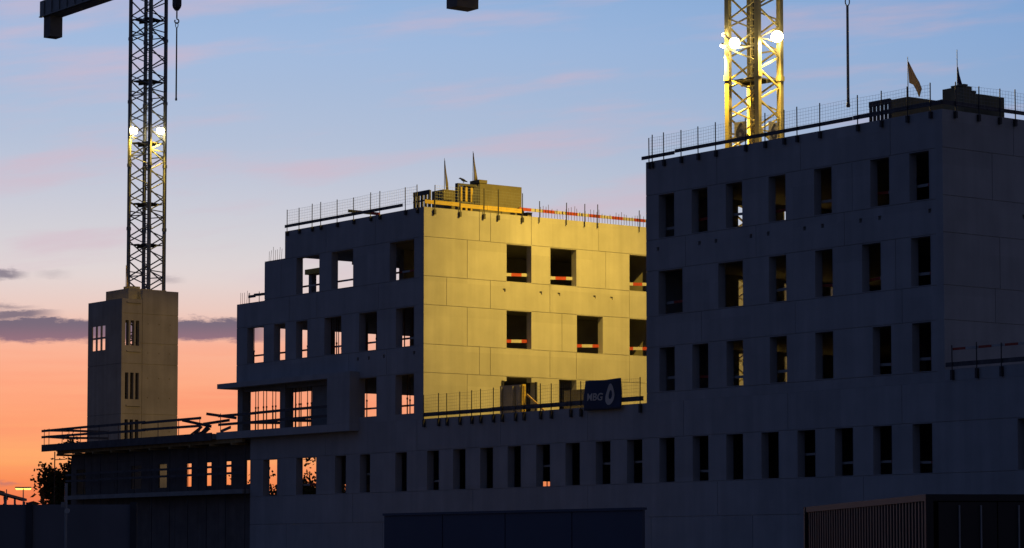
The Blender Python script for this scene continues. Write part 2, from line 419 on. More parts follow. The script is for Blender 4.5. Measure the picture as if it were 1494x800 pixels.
boxp('far_end_wall', CONC, mb_, -49.5, -49.1, 16.01, 31.58, 8.63, 18.41)
IN = T + 0.004
boxp('floor_slab', SLAB, mb_, -55.4, -46.0, 0.12, 15.58, 8.627, 8.86)
boxp('floor_slab', SLAB, mb_, -55.6, -37.43, IN, 15.58, 11.37, 11.68)
boxp('floor_slab', SLAB, mb_, -55.6, -37.43, IN, 15.58, 14.9, 15.2)
boxp('roof_slab', SLAB, mb_, -50.45, -37.43, IN, 15.58, 18.42, 18.75)
boxp('roof_beam', SLAB, mb_, -47.7, -47.3, 2.6, 9.0, 17.9, 18.25)
for (x, y, z0, z1) in ((-52.35, 3.0, 15.2, 17.75), (-48.6, 9.0, 15.2, 18.3), (-46.2, 5.0, 15.2, 18.4)):
    boxp('column', SLAB, mb_, x - .16, x + .16, y - .16, y + .16, z0, z1)
boxp('column_head', TIMBERY, mb_, -52.7, -50.6, 2.7, 3.4, 17.76, 18.05)
for x, y in ((-55.05, 6.0), (-49.5, 4.6), (-44.5, 4.6), (-44.5, 11)):
    boxp('column', SLAB, mb_, x - .18, x + .18, y - .18, y + .18, 11.69, 14.89)
boxp('inner_wall', SLAB, mb_, -43.8, -43.5, 3.2, 15.5, 15.21, 18.4)
boxp('inner_wall', SLAB, mb_, -40.9, -40.6, 2.4, 15.5, 11.69, 14.88)
# roof housings
def housing(x0, x1, y0, y1, z1, zb=18.76, m_=HOUSING, parent=mb_):
    h = boxp('roof_housing', m_, parent, x0, x1, y0, y1, zb, z1)
    return h
housing(-40.58, -39.5, 3.0, 5.6, 21.24)
housing(-40.40, -38.5, 4.65, 7.43, 21.60)
boxp('housing_coping', HOUSING, mb_, -39.3, -38.44, 4.58, 5.1, 21.603, 21.78)
for k in range(39):
    y = 7.7 + k * 0.192
    s = MB(); hh = 0.5 + 0.22 * random.random() + 0.1 * math.sin(k * .7)
    s.tube([(-37.2, y, 19.83), (-37.2 + random.uniform(-.03, .03), y + random.uniform(-.03, .03), 19.83 + hh)], 0.014, 5)
    s.build('starter_bar', REBAR, mb_)
for x, z, n in ((-52.5, 18.33, 7), (-55.5, 16.13, 5)):
    for k in range(n):
        xx = x + k * (0.22 if n == 7 else .19) + random.uniform(-.05, .05)
        s = MB(); s.tube([(xx, 0.2, z), (xx + random.uniform(-.06, .06), 0.22, z + random.uniform(.55, .85))], 0.011, 5)
        s.build('starter_bar', REBAR, mb_)
# projecting loggia
boxp('canopy_slab', CONC, mb_, -56.75, -43.0, -0.6, -0.004, 11.34, 11.62)
boxp('canopy_slab', CONC, mb_, -57.4, -55.63, 0.0, 5.0, 11.38, 11.62)
boxp('loggia_panel', CONC, mb_, -45.2, -43.0, -0.6, -0.004, 8.87, 11.337)
boxp('balcony_slab', CONC, mb_, -56.8, -43.0, -0.6, -0.004, 8.46, 8.866)
boxp('loggia_column', SLAB, mb_, -55.85, -55.3, .22, .77, 8.863, 11.368)
boxp('loggia_column', SLAB, mb_, -51.3, -50.75, .22, .77, 8.863, 11.368)
boxp('loggia_wall', SLAB, mb_, -48.5, -46.2, .55, .85, 8.863, 11.368)
boxp('loggia_beam', SLAB, mb_, -55.3, -46.3, .3, .62, 11.12, 11.366)

# ================================================================ near block (taller, at the right)
nb_ = thing('concrete_block_building', 'tallest dark concrete block with three rows of unglazed windows', 'building', (-9, 0, 8.85))
r1 = [(-18.08, -16.98), (-15.75, -14.65), (-13.40, -12.30), (-10.56, -9.46), (-7.65, -6.55), (-4.20, -3.08), (-1.90, -0.77)]
r2 = [(-18.11, -16.41), (-13.94, -12.28), (-10.56, -9.45), (-7.62, -6.53), (-4.74, -3.62), (-1.85, -0.73)]
r3 = [(-18.07, -16.98), (-15.75, -14.65), (-13.41, -12.30), (-10.54, -9.44), (-7.64, -6.54), (-4.14, -3.05), (-1.84, -0.75)]
ops = [(a, b, 16.41, 18.41) for a, b in r1] + [(a, b, 12.87, 14.88) for a, b in r2] + [(a, b, 9.34, 11.35) for a, b in r3]
wall('front_wall', CONC, nb_, 'Y', 0.0, -1, T, -19.0, -0.422, 8.853, 20.03, ops, hgr=(18.46, 16.36, 14.93, 12.82, 11.40, 9.29),
     vgr=[(-14.0, 18.46, 20.03), (-8.5, 18.46, 20.03), (-3.0, 18.46, 20.03), (-16.2, 14.93, 16.36), (-11.4, 14.93, 16.36), (-5.8, 14.93, 16.36), (-15.1, 11.4, 12.82), (-8.9, 11.4, 12.82), (-2.4, 11.4, 12.82), (-5.3, 16.36, 18.46), (-2.75, 12.82, 14.93)],
     sockets=[(x, 15.91, .18, .13) for x in (-18.15, -15.22, -14.09, -11.74, -10.6, -8.27, -7.14, -4.81, -3.67, -0.76)])
wall('side_wall', CONC, nb_, 'X', 0.0, 1, T, 0.0, 16.0, 8.853, 20.03, (), hgr=(18.46, 16.5, 14.98, 12.82, 11.40),
     vgr=[(2.9, 16.5, 18.46), (3.3, 12.82, 14.98), (4.2, 18.46, 20.03), (3.0, 11.4, 12.82)], sockets=[(4.78, 15.95, .18, .13)])
ro = [(5.31, 6.95, 16.4, 18.4), (8.20, 9.98, 16.4, 18.4), (5.31, 6.95, 12.87, 14.86), (8.20, 9.9, 12.87, 14.86), (11.25, 13.0, 12.87, 14.86), (5.31, 6.95, 9.34, 11.35), (8.2, 9.9, 9.34, 11.35)]
wall('courtyard_wall', CONC, nb_, 'X', -19.0, -1, T, T + .002, 16.0, 8.63, 20.03, ro, hgr=(18.46, 16.36, 14.93, 12.82, 11.40))
boxp('back_wall', SLAB, nb_, -18.57, -0.43, 15.6, 16.0, 8.63, 20.0)
for z in (11.82, 15.36, 18.95): boxp('floor_slab', SLAB, nb_, -18.57, -0.43, IN, 15.58, z - .32, z)
boxp('inner_wall', SLAB, nb_, -7.3, -7.0, 6, 15.5, 8.63, 11.48)
boxp('inner_wall', SLAB, nb_, -9.3, -9.0, 6, 15.5, 11.83, 15.03)
boxp('inner_wall', SLAB, nb_, -8.3, -8.0, 6, 15.5, 15.37, 18.62)
housing(-4.95, -3.93, 2.0, 7.0, 21.27, 18.96, HOUSING, nb_)
housing(-1.72, -0.5, 1.8, 2.28, 21.24, 18.96, HOUSING, nb_)
housing(-1.72, -0.5, 2.283, 4.21, 20.98, 18.96, HOUSING, nb_)
boxp('housing_coping', HOUSING, nb_, -1.2, -0.46, 1.76, 2.0, 21.243, 21.31)
boxp('housing_coping', HOUSING, nb_, -1.4, -0.46, 2.29, 2.5, 20.983, 21.08)

# ================================================================ stair tower
tw = thing('concrete_tower', 'tall plain concrete stair tower with slit openings below the far crane', 'tower', (-97, 16, 0))
slx = [(-98.92 + k * .72, -98.92 + k * .72 + .54) for k in range(3)]
wall('front_wall', TOWERC, tw, 'Y', 13.78, -1, .08, -99.56, -94.49, 0.0, 20.25, [], gone=[(a, b, z, z + .82) for a, b in slx for z in (16.7, 17.65)],
     hgr=(15.6, 12.0, 8.4))
sly = [(14.08 + k * .42, 14.08 + k * .42 + .27) for k in range(3)]
wall('side_wall', TOWERC, tw, 'X', -94.49, 1, .3, 13.862, 18.38, 0.0, 20.95, [], gone=[(a, b, z0, z1) for a, b in sly for z0, z1 in ((16.9, 18.7), (13.05, 14.95), (9.9, 11.6))] + [(13, 15.44, 20.25, 22)],
     hgr=(19.2, 17.1, 15.6, 12.0, 8.4), vgr=[(15.44, 0, 20.25)], gw=.05, gd=.05, sockets=[(y, z, .08, .06) for y in (15.9, 16.8, 17.7) for z in (18.5, 16.4, 14.6, 13.2, 10.8, 9.3)])
wall('end_wall', TOWERC, tw, 'X', -99.56, -1, .1, 13.862, 18.38, 0.0, 20.25, [], gone=[(13.95, 17.6, 16.3, 19.0)])
wall('back_wall', TOWERC, tw, 'Y', 18.38, 1, .3, -99.25, -94.8, 0.0, 20.25, [], gone=[])
boxp('roof_slab', SLAB, tw, -99.25, -94.8, 14.09, 18.07, 19.2, 19.5)
boxp('landing_slab', SLAB, tw, -99.25, -94.8, 14.09, 18.07, 15.6, 15.9)
boxp('landing_slab', SLAB, tw, -99.25, -94.8, 14.09, 18.07, 12.0, 12.3)
boxp('roof_housing', TOWERC, tw, -98.8, -95.4, 14.8, 17.9, 19.503, 21.1)
boxp('roof_hatch', SLAB, tw, -98.3, -97.5, 15.97, 16.9, 21.103, 21.5)
for z in (19.95, 16.45, 12.55): boxp('ledge', TOWERC, tw, -94.486, -94.36, 14.15, 15.3, z, z + .1)

# ================================================================ low wing at the far end, with its unfinished deck
wg = thing('low_wing_building', 'low unfinished wing with an overhanging deck of formwork at the far end', 'building', (-66, 0, 0))
wops = [(-61.95, -61.30, 5.9, 7.25), (-59.65, -59.02, 5.9, 7.25), (-57.45, -56.80, 5.9, 7.25), (-55.20, -54.55, 5.9, 7.25), (-68.55, -67.3, 5.9, 7.3), (-65.2, -64.2, 5.9, 7.3), (-75.6, -74.4, 5.7, 7.25)]
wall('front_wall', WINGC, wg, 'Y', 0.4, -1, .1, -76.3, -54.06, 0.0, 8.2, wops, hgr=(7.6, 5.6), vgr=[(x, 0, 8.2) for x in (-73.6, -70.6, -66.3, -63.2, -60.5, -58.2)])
boxp('deck_slab', SLAB, wg, -77.6, -56.9, -0.75, 6.0, 8.50, 8.80)
boxp('deck_slab', SLAB, wg, -56.89, -54.06, 0.13, 6.0, 8.50, 8.80)
boxp('deck_edge_form', OLDBOARD, wg, -78.0, -57.0, -0.83, -0.753, 8.42, 8.86)
boxp('deck_soffit_beam', TIMBER, wg, -76.6, -54.2, -0.45, -0.25, 8.23, 8.497)
boxp('deck_soffit_beam', TIMBER, wg, -76.6, -54.2, 1.5, 1.7, 8.23, 8.497)
for k in range(10):
    x = -76.2 + k * 2.35
    boxp('deck_joist', TIMBER, wg, x, x + .12, -.7, 2.6, 8.10, 8.227)
boxp('floor_slab', SLAB, wg, -76.2, -54.1, .71, 6.0, 5.0, 5.3)
wall('end_wall', SLAB, wg, 'X', -76.3, -1, .3, .703, 6.0, 0.0, 8.2, [], gone=[(1.4, 4.6, 5.6, 7.5)])

# ================================================================ site fences on the roof edges
def fence(label, axis, pos, out, posts, zb, zt, board, bracket, base, mesh_to=None, boards=None, mats=None, brk=True, mesh_h0=0.25):
    """guard fence of posts, wire mesh, a toe board and clamp brackets along a parapet"""
    t = thing('guard_fence', label, 'fence', base, 'guard fences clamped along the parapets')
    def P(a, off, z):
        return (a, pos + out * off, z) if axis == 'Y' else (pos + out * off, a, z)
    for a in posts:
        b = MB(); jz = random.uniform(-.06, .08)
        b.tube([P(a, .09, zb - .3), P(a + random.uniform(-.015, .015), .09, zt + jz)], 0.026, 6)
        b.build('post', DARKST, t)
        if brk:
            b = MB()
            p0, p1 = P(a - .055, .012, bracket[0]), P(a + .055, .15, bracket[1])
            b.box(min(p0[0], p1[0]), max(p0[0], p1[0]), min(p0[1], p1[1]), max(p0[1], p1[1]), bracket[0], bracket[1])
            b.build('bracket', DARKST, t)
    bays = list(zip(posts[:-1], posts[1:])) if mesh_to is None else mesh_to
    for (a, c) in bays:
        b = MB()
        h0 = zb + mesh_h0; h1 = zt - .06
        n = 6
        sag = random.uniform(-.03, .03)
        for k in range(n + 1):
            z = h0 + (h1 - h0) * k / n
            b.bar(P(a, .06, z), P(c, .06, z + sag), 0.0065)
        nv = max(2, int(abs(c - a) / 0.16))
        for k in range(1, nv):
            x = a + (c - a) * k / nv
            b.bar(P(x, .06, h0), P(x, .06, h1), 0.0045)
        b.build('mesh_panel', GALV, t)
    for bd in (boards or []):
        a, c, z0, z1, seg = bd[:5]
        off = bd[5] if len(bd) > 5 else .02
        b = MB()
        if seg:
            n = max(1, round(abs(c - a) / seg))
            for k in range(n):
                p0, p1 = P(a + (c - a) * k / n, off, z0), P(a + (c - a) * (k + 1) / n, off + .035, z1)
                b.box(min(p0[0], p1[0]), max(p0[0], p1[0]), min(p0[1], p1[1]), max(p0[1], p1[1]), z0, z1, k % 2)
            b.build('toe_board', [RED, WHITE], t)
        else:
            p0, p1 = P(a, off, z0), P(c, off + .04, z1)
            b.box(min(p0[0], p1[0]), max(p0[0], p1[0]), min(p0[1], p1[1]), max(p0[1], p1[1]), z0, z1)
            b.build('toe_board', mats or OLDBOARD, t)
    return t
fence('wire mesh guard fence along the front edge of the tallest block roof', 'Y', 0.0, -1,
      [-18.66, -18.43, -17.6, -16.37, -15.18, -13.97, -11.96, -10.67, -9.43, -8.6, -7.17, -4.84, -3.42, -1.9, -0.57], 20.03, 21.18, 0, (19.70, 19.98), (-9, -.1, 20.03),
      boards=[(-19.25, -16.9, 20.16, 20.32, 0), (-16.85, -5.2, 20.22, 20.38, 0), (-5.15, 0.1, 20.22, 20.40, 0)])
fence('short wire mesh guard fence turning the corner of the tallest block roof', 'X', 0.0, 1, [0.71, 2.07, 3.32, 4.24, 6.0, 8.0], 20.03, 21.18, 0, (19.70, 19.98), (.1, 4, 20.03),
      boards=[(-.1, 2.6, 20.22, 20.40, 0), (2.62, 8.2, 20.22, 20.38, 0)])
fence('wire mesh guard fence along the unlit front edge of the yellow block roof', 'Y', 0.0, -1, [-50.15, -48.91, -47.58, -46.71, -45.07, -43.46, -41.83, -40.96, -38.57, -37.5], 19.83, 21.02, 0, (19.56, 19.8), (-44, -.1, 19.83),
      boards=[(-50.45, -38.9, 20.02, 20.18, 0)])
fence('guard fence with yellow boards and clamps above the floodlit wall', 'X', -37.0, 1, [0.62, 2.24, 3.78, 4.72, 6.3], 19.83, 21.05, 0, (19.46, 19.72), (-36.9, 3.5, 19.83),
      boards=[(.02, 2.2, 20.0, 20.2, 0), (2.22, 4.0, 19.96, 20.17, 0), (4.02, 6.35, 19.95, 20.18, 0)], mats=TIMBERY)
fence('thin posts with a red and white striped board on the floodlit roof edge', 'X', -37.0, 1, [7.43, 9.25, 10.49, 11.38, 14.29], 19.83, 20.74, 0, (19.56, 19.8), (-36.9, 11, 19.83), mesh_to=[],
      boards=[(6.36, 26.0, 20.14, 20.31, .78, -.3)], brk=False)
tf = [-36.85, -35.54, -34.81, -33.68, -32.66, -31.9, -30.83, -30.09, -29.0, -28.31, -26.97, -26.12, -24.6, -23.81, -19.37]
fence('wire mesh guard fence on the terrace edge in front of the floodlit wall', 'Y', 0.0, -1, tf, 8.85, 10.1, 0, (8.42, 8.80), (-28, -.1, 8.85),
      boards=[(-36.95, -31.0, 8.96, 9.16, 0), (-31.02, -24.9, 8.97, 9.18, 0), (-24.95, -19.2, 8.97, 9.19, 0)])
fence('guard fence with a faded red and white rail beside the tallest block', 'Y', 0.0, -1, [0.49, 1.85, 3.18, 4.5, 5.8], 9.35, 10.3, 0, (8.9, 9.3), (3, -.1, 9.35), mesh_to=[],
      boards=[(0.1, 6.2, 9.44, 9.62, 0), (.5, 6.2, 10.1, 10.2, .68)])

# loose red and white board on the lit block roof
b = MB()
p, q = Vector((-44.8, .45, 20.44)), Vector((-41.9, .5, 19.98))
for k in range(4): b.bar(p.lerp(q, k / 4), p.lerp(q, (k + 1) / 4), .04, .16, k % 2)
solo('guard_board', b, [TIMBERY, RED], (-43.4, .5, 19.98), 'loose striped board tilted behind the fence of the yellow block', 'board')
# roof edge formwork frames
def slot_frame(label, x0, x1, y, z0, z1, n, m_=DARKST, rows=(0.0, .62), axis='Y'):
    t = thing('formwork', label, 'formwork', (x0, y, z0) if axis == 'Y' else (y, x0, z0), 'slatted formwork frames on the roofs')
    def bx(nm, a0, a1, b0, b1, z0_, z1_, mm):
        if axis == 'Y': boxp(nm, mm, t, a0, a1, b0, b1, z0_, z1_)
        else: boxp(nm, mm, t, b0, b1, a0, a1, z0_, z1_)
    w = (x1 - x0) / (2 * n + 1)
    for k in range(n + 1): bx('upright', x0 + 2 * k * w, x0 + (2 * k + 1) * w, y, y + .09, z0, z1, m_)
    bx('top_beam', x0, x1, y - .02, y - .003, z1 - .22, z1 + .02, m_)
    bx('waling', x0, x1, y - .02, y - .003, z0 + (z1 - z0) * .42, z0 + (z1 - z0) * .42 + .08, m_)
    return t
slot_frame('slatted formwork frame at the corner of the yellow block roof', -38.7, -37.2, .5, 19.83, 20.76, 4)
slot_frame('slatted formwork frame on the tallest block beside its roof hut', -4.75, -3.5, .5, 20.03, 20.97, 5)
t = thing('formwork', 'dark formwork panel with yellow timber beams in front of the bigger roof hut', 'formwork', (-38, 3.0, 19.83))
boxp('backing_panel', DARKST, t, -40.2, -38.35, 4.44, 4.56, 18.76, 21.5)
for k in range(3):
    y = 2.75 + k * .34
    boxp('timber_beam', TIMBERY, t, -37.72, -37.62, y, y + .13, 19.9, 21.2)
boxp('waling', DARKST, t, -37.60, -37.50, 2.6, 3.75, 20.25, 20.38)
boxp('waling', DARKST, t, -37.60, -37.50, 2.6, 3.75, 21.2, 21.32)
boxp('end_post', DARKST, t, -37.74, -37.5, 2.5, 2.598, 19.85, 21.32)
boxp('plywood_face', DARKST, t, -37.84, -37.73, 3.5, 4.0, 19.83, 21.3)
t = thing('material_crate', 'small dark crate on the floodlit roof edge behind the striped board', 'crate', (-37.9, 6.9, 19.8))
boxp('box', DARKST, t, -38.0, -37.7, 6.75, 7.0, 18.76, 20.33)
boxp('lid', RED, t, -38.02, -37.68, 6.73, 7.02, 20.333, 20.38)
t = thing('roof_upstand', 'low concrete block stub beside the crate on the floodlit roof', 'block', (-37.9, 7.3, 19.8))
boxp('stub', HOUSING, t, -38.0, -37.6, 7.15, 7.45, 18.76, 20.1)
boxp('coping', SLAB, t, -38.02, -37.58, 7.13, 7.47, 20.103, 20.14)

# ================================================================ flags
def flag(label, base, h, left, right, m_, rad=.022):
    """cloth spans between two edge lines given as (across, height) in metres from the foot of the pole"""
    t = thing('flag', label, 'flag', base, 'flags on the roofs')
    b = MB(); bx, by, bz = base
    b.tube([(bx, by, bz), (bx, by, bz + h)], [rad, rad * .6], 6); b.build('pole', DARKST, t)
    b = MB(); n = 5
    rows = []
    for i, (l, r) in enumerate(zip(left, right)):
        row = []
        for k in range(n + 1):
            f = k / n
            a = l[0] + (r[0] - l[0]) * f; z = l[1] + (r[1] - l[1]) * f
            w = .05 * math.sin(f * 7 + i * 1.1) * min(1, 3 * f)
            row.append(Vector(base) + RIGHT * a + FWD * w + Vector((0, 0, z)))
        rows.append(row)
    for i in range(len(rows) - 1):
        for k in range(n):
            b.face([rows[i][k], rows[i][k + 1], rows[i + 1][k + 1], rows[i + 1][k]])
    o = b.build('cloth', m_, t, smooth=True, weld=True)
    sm = o.modifiers.new('thickness', 'SOLIDIFY'); sm.thickness = .015
    return t
flag('pale yellow flag blowing out from its pole on the tallest block', (-3.98, 2.05, 21.27), 1.72,
     [(.02, 1.52), (.03, 1.1), (.05, .60), (.22, .52), (.38, .22), (.45, .02)], [(.04, 1.5), (.24, 1.12), (.38, .82), (.48, .62), (.58, .34), (.50, .01)], FLAGW)
flag('drooping dark purple flag on the roof hut of the tallest block', (-1.05, 2.0, 21.3), 1.55, [(.02, .82), (.02, .5), (.02, .2), (.03, .02)], [(.04, .8), (.10, .5), (.16, .22), (.21, .04)], FLAGP)
flag('furled pale flag on the smaller roof hut of the yellow block', (-39.8, 3.27, 21.24), 1.72, [(.02, 1.6), (.03, 1.0), (.05, .4), (.09, -.12)], [(.03, 1.58), (.10, 1.0), (.19, .4), (.22, -.1)], FLAGW)
flag('furled pale flag on the bigger roof hut beside the crow', (-39.25, 4.75, 21.78), 1.62, [(.02, 1.55), (.03, 1.0), (.05, .4), (.05, .02)], [(.03, 1.52), (.10, 1.0), (.19, .4), (.25, .04)], FLAGW)
flag('small furled flag on top of the stair tower', (-96.0, 14.9, 21.1), 1.75, [(.02, 1.7), (.03, 1.0), (.05, .4), (.08, .02)], [(.03, 1.68), (.09, 1.0), (.16, .4), (.2, .02)], FLAGW)

# crow
b = MB(); c = Vector((-37.56, 2.9, 21.34))
def cp(a, z): return c + RIGHT * a + Vector((0, 0, z))
b.tube([cp(.22, .07), cp(.10, .12), cp(.0, .17), (cp(-.08, .21)), cp(-.13, .25), cp(-.17, .265), cp(-.20, .255), cp(-.25, .235)], [.018, .045, .072, .062, .042, .045, .028, .004], 10)
b.tube([cp(.0, .12), cp(-.01, 0.0)], [.014, .01], 5); b.tube([cp(.035, .12), cp(.03, 0.0)], [.014, .01], 5)
solo('crow', b, FEATHER, c, 'black crow perched on the formwork panel of the yellow block roof', 'bird', smooth=True)

# ================================================================ tower cranes
def crane(label, cx, cy, z0, z1, side, alpha, legw, mpaint, plat, jz, jib_len, cj_len, hook_d, hook_z, ballast, lamps, deco=None):
    t = thing('tower_crane', label, 'crane', (cx, cy, z0), 'tower cranes over the site')
    h = side / math.sqrt(2)
    cs = []
    for k in range(4):
        th = R(alpha + 90 * k)
        cs.append(Vector((cx, cy, 0)) + RIGHT * (h * math.cos(th)) + FWD * (h * math.sin(th)))
    cen = Vector((cx, cy, 0))
    for c_ in cs:
        b = MB(); b.bar((c_.x, c_.y, z0), (c_.x, c_.y, z1), legw, legw, 0, (cs[1] - cs[0]).normalized())
        z = z0 + 2.4
        while z < z1:
            b.bar((c_.x, c_.y, z - .12), (c_.x, c_.y, z + .12), legw * 1.25, legw * 1.25, 0, (cs[1] - cs[0]).normalized()); z += 4.8
        b.build('leg', mpaint, t)
    step = 0.76
    for k in range(4):
        a, c_ = cs[k], cs[(k + 1) % 4]
        n = (c_ - a).normalized(); a2 = a + n * legw * .4; c2 = c_ - n * legw * .4
        b = MB(); z = z0 + (0.38 if k % 2 else 0); s = 0
        while z + step < z1:
            p, q = (a2, c2) if s % 2 == 0 else (c2, a2)
            b.bar((p.x, p.y, z), (q.x, q.y, z + step), .075, .075)
            if s % 6 == 0: b.bar((a2.x, a2.y, z), (c2.x, c2.y, z), .07, .07)
            z += step; s += 1
        b.build('lattice_bracing', mpaint, t)
    ax = (cs[1] - cs[0]).normalized(); ay = (cs[3] - cs[0]).normalized()
    for pz in plat:
        b = MB()
        i_ = side - legw
        for s_ in range(7):
            f = (s_ + .5) / 7 - .5
            if abs(f) < .1 : continue
            p = cen + ax * (f * i_) - ay * (i_ / 2); q = cen + ax * (f * i_) + ay * (i_ / 2)
            b.bar((p.x, p.y, pz), (q.x, q.y, pz), i_ / 7 - .01, .07)
        p = cen - ax * i_ / 2; q = cen + ax * i_ / 2
        b.bar((p.x, p.y, pz - .12), (q.x, q.y, pz - .12), .1, .16)
        b.build('platform', DARKST, t)
    b = MB()
    lo = cen + ax * .18 - ay * .15
    for s_ in (-1, 1):
        p = lo + ay * (.2 * s_); b.bar((p.x, p.y, z0), (p.x, p.y, z1), .045)
    z = z0 + .3
    while z < z1:
        p, q = lo - ay * .2, lo + ay * .2; b.bar((p.x, p.y, z), (q.x, q.y, z), .03); z += .3
    z = z0 + 1
    while z < z1:
        p = lo - ax * .35; b.bar((lo.x, lo.y, z), (p.x, p.y, z), .03); z += 1.2
    b.build('ladder', mpaint, t)
    b = MB(); b.tube([(cen.x - .35, cen.y + .3, z0), (cen.x - .35, cen.y + .3, z1)], .035, 6); b.build('power_cable', BLACK, t)
    # slewing ring, cab, jibs (above the picture)
    b = MB(); b.tube([(cx, cy, z1), (cx, cy, z1 + .6)], [side * .62, side * .72], 16); b.build('slewing_ring', DARKST, t)
    b = MB(); b.box(cx + .9, cx + 2.3, cy - 1.9, cy - .8, z1 + .1, z1 + 2.1); b.build('cab', CRANEG, t)
    def truss(nm, x0, x1, zb, hh, ww, stp):
        b = MB()
        for (dy, dz) in ((-ww / 2, 0), (ww / 2, 0), (0, hh)): b.bar((x0, cy + dy, zb + dz), (x1, cy + dy, zb + dz), .14)
        x = x0; d = stp if x1 > x0 else -stp; k = 0
        while (x1 - x) * d > 0:
            xn = x + d if (x1 - x - d) * d > 0 else x1
            xm = (x + xn) / 2
            for dy in (-ww / 2, ww / 2):
                b.bar((x, cy + dy, zb), (xm, cy, zb + hh), .07); b.bar((xm, cy, zb + hh), (xn, cy + dy, zb), .07)
            b.bar((x, cy - ww / 2, zb), (xn, cy + ww / 2, zb), .06)
            x = xn; k += 1
        b.build(nm, mpaint, t)
    truss('jib', cx + .8, cx + jib_len, jz, 1.3, 1.2, 1.6)
    b = MB()
    for dy in (-.55, .55): b.bar((cx - .8, cy + dy, jz + .75), (cx - cj_len - .4, cy + dy, jz + .75), .18, 1.3)
    b.box(cx - cj_len, cx - 1.0, cy - .5, cy + .5, jz + .03, jz + .12)
    xx = cx - 1.6
    while xx > cx - cj_len:
        for dy in (-.66, .66): b.box(xx - .04, xx + .04, cy + dy - .05, cy + dy + .05, jz + .12, jz + 1.38)
        xx -= 1.3
    for dy in (-.64, .64): b.box(cx - cj_len - .36, cx - .85, cy + dy - .10, cy + dy + .10, jz + .08, jz + .16)
    b.build('counter_jib', mpaint, t)
    b = MB(); b.bar((cx - .5, cy, z1 + .5), (cx, cy, jz + 7), .3); b.bar((cx + .5, cy, z1 + .5), (cx, cy, jz + 7), .3)
    b.bar((cx, cy, jz + 7), (cx + jib_len * .6, cy, jz + 1.35), .06); b.bar((cx, cy, jz + 7), (cx - cj_len * .9, cy, jz + .5), .06)
    b.build('tower_head', mpaint, t)
    for k, (x0, x1, y0, y1, q0, q1) in enumerate(ballast):
        b = MB(); b.box(x0, x1, y0, y1, q0, q1); b.box(x0 - .04, x1 + .04, y0 - .04, y1 + .04, q1 + .002, q1 + .12); b.build('counterweight', BALLAST, t)
    # trolley, ropes, hook block
    hx, hy = cx + hook_d, cy
    b = MB(); b.box(hx - .5, hx + .5, hy - .7, hy + .7, jz - .2, jz - .06); b.build('trolley', DARKST, t)
    b = MB()
    for dx in (-.12, .12): b.tube([(hx + dx, hy, jz - .2), (hx + dx, hy, hook_z + .9)], .012, 5)
    b.build('hoist_rope', BLACK, t)
    hb = MB(); w = .25
    prof = [(.10, 0.0), (.22, .22), (.25, .4), (.25, 1.0), (.16, 1.25)]
    for (w0, q0), (w1, q1) in zip(prof[:-1], prof[1:]):
        hb.hexa([(hx - w0, hy - w0, hook_z + q0), (hx + w0, hy - w0, hook_z + q0), (hx + w0, hy + w0, hook_z + q0), (hx - w0, hy + w0, hook_z + q0),
                 (hx - w1, hy - w1, hook_z + q1), (hx + w1, hy - w1, hook_z + q1), (hx + w1, hy + w1, hook_z + q1), (hx - w1, hy + w1, hook_z + q1)])
    o = hb.build('hook_block', DARKST, t)
    b = MB(); b.tube([(hx, hy, hook_z), (hx, hy, hook_z - .55)], .055, 8)
    pts = [Vector((hx, hy, hook_z - .80)) + RIGHT * (.15 * math.sin(a)) + Vector((0, 0, .16 * math.cos(a))) for a in [i * math.pi / 7 for i in range(0, 13)]]
    b.tube([(hx, hy, hook_z - .55)] + pts, .05, 7); b.build('hook', DARKST, o)
    # floodlights
    for (off_r, off_f, z, aim, power, cone, blend, colr, *size) in lamps:
        k_ = size[0] if size else 1.0
        p = cen + RIGHT * off_r + FWD * off_f; p = Vector((p.x, p.y, z))
        d = (Vector(aim) - p).normalized()
        b = MB()
        sd = d.cross(Vector((0, 0, 1))).normalized(); up = sd.cross(d)
        def q(u, v, w_): return p + (sd * u + up * v + d * w_) * k_
        b.hexa([q(-.12, -.10, -.24), q(.12, -.10, -.24), q(.12, .10, -.24), q(-.12, .10, -.24), q(-.24, -.2, -.02), q(.24, -.2, -.02), q(.24, .2, -.02), q(-.24, .2, -.02)])
        b.bar(q(0, 0, -.2), tuple(cen + (Vector((p.x, p.y, 0)) - cen) * .75 + Vector((0, 0, z - .3))), .06)
        fo = b.build('floodlight', DARKST, t)
        b = MB(); b.tube([q(0, 0, -.018), q(0, 0, .10), q(0, 0, .21), q(0, 0, .29), q(0, 0, .32)], [.27 * k_, .30 * k_, .26 * k_, .15 * k_, .02 * k_], 18); b.build('lens', LENS, fo, smooth=True)
        ld = bpy.data.lights.new('floodlight_beam', 'SPOT'); ld.energy = power; ld.spot_size = R(cone); ld.spot_blend = blend; ld.color = colr; ld.shadow_soft_size = .22
        lo_ = bpy.data.objects.new('floodlight_beam', ld); col.objects.link(lo_)
        lo_.location = p + d * .45; lo_.rotation_euler = d.to_track_quat('-Z', 'Y').to_euler()
    if deco: deco(t, cs, cen)
    return t
WARM = (1.0, 0.64, 0.085)
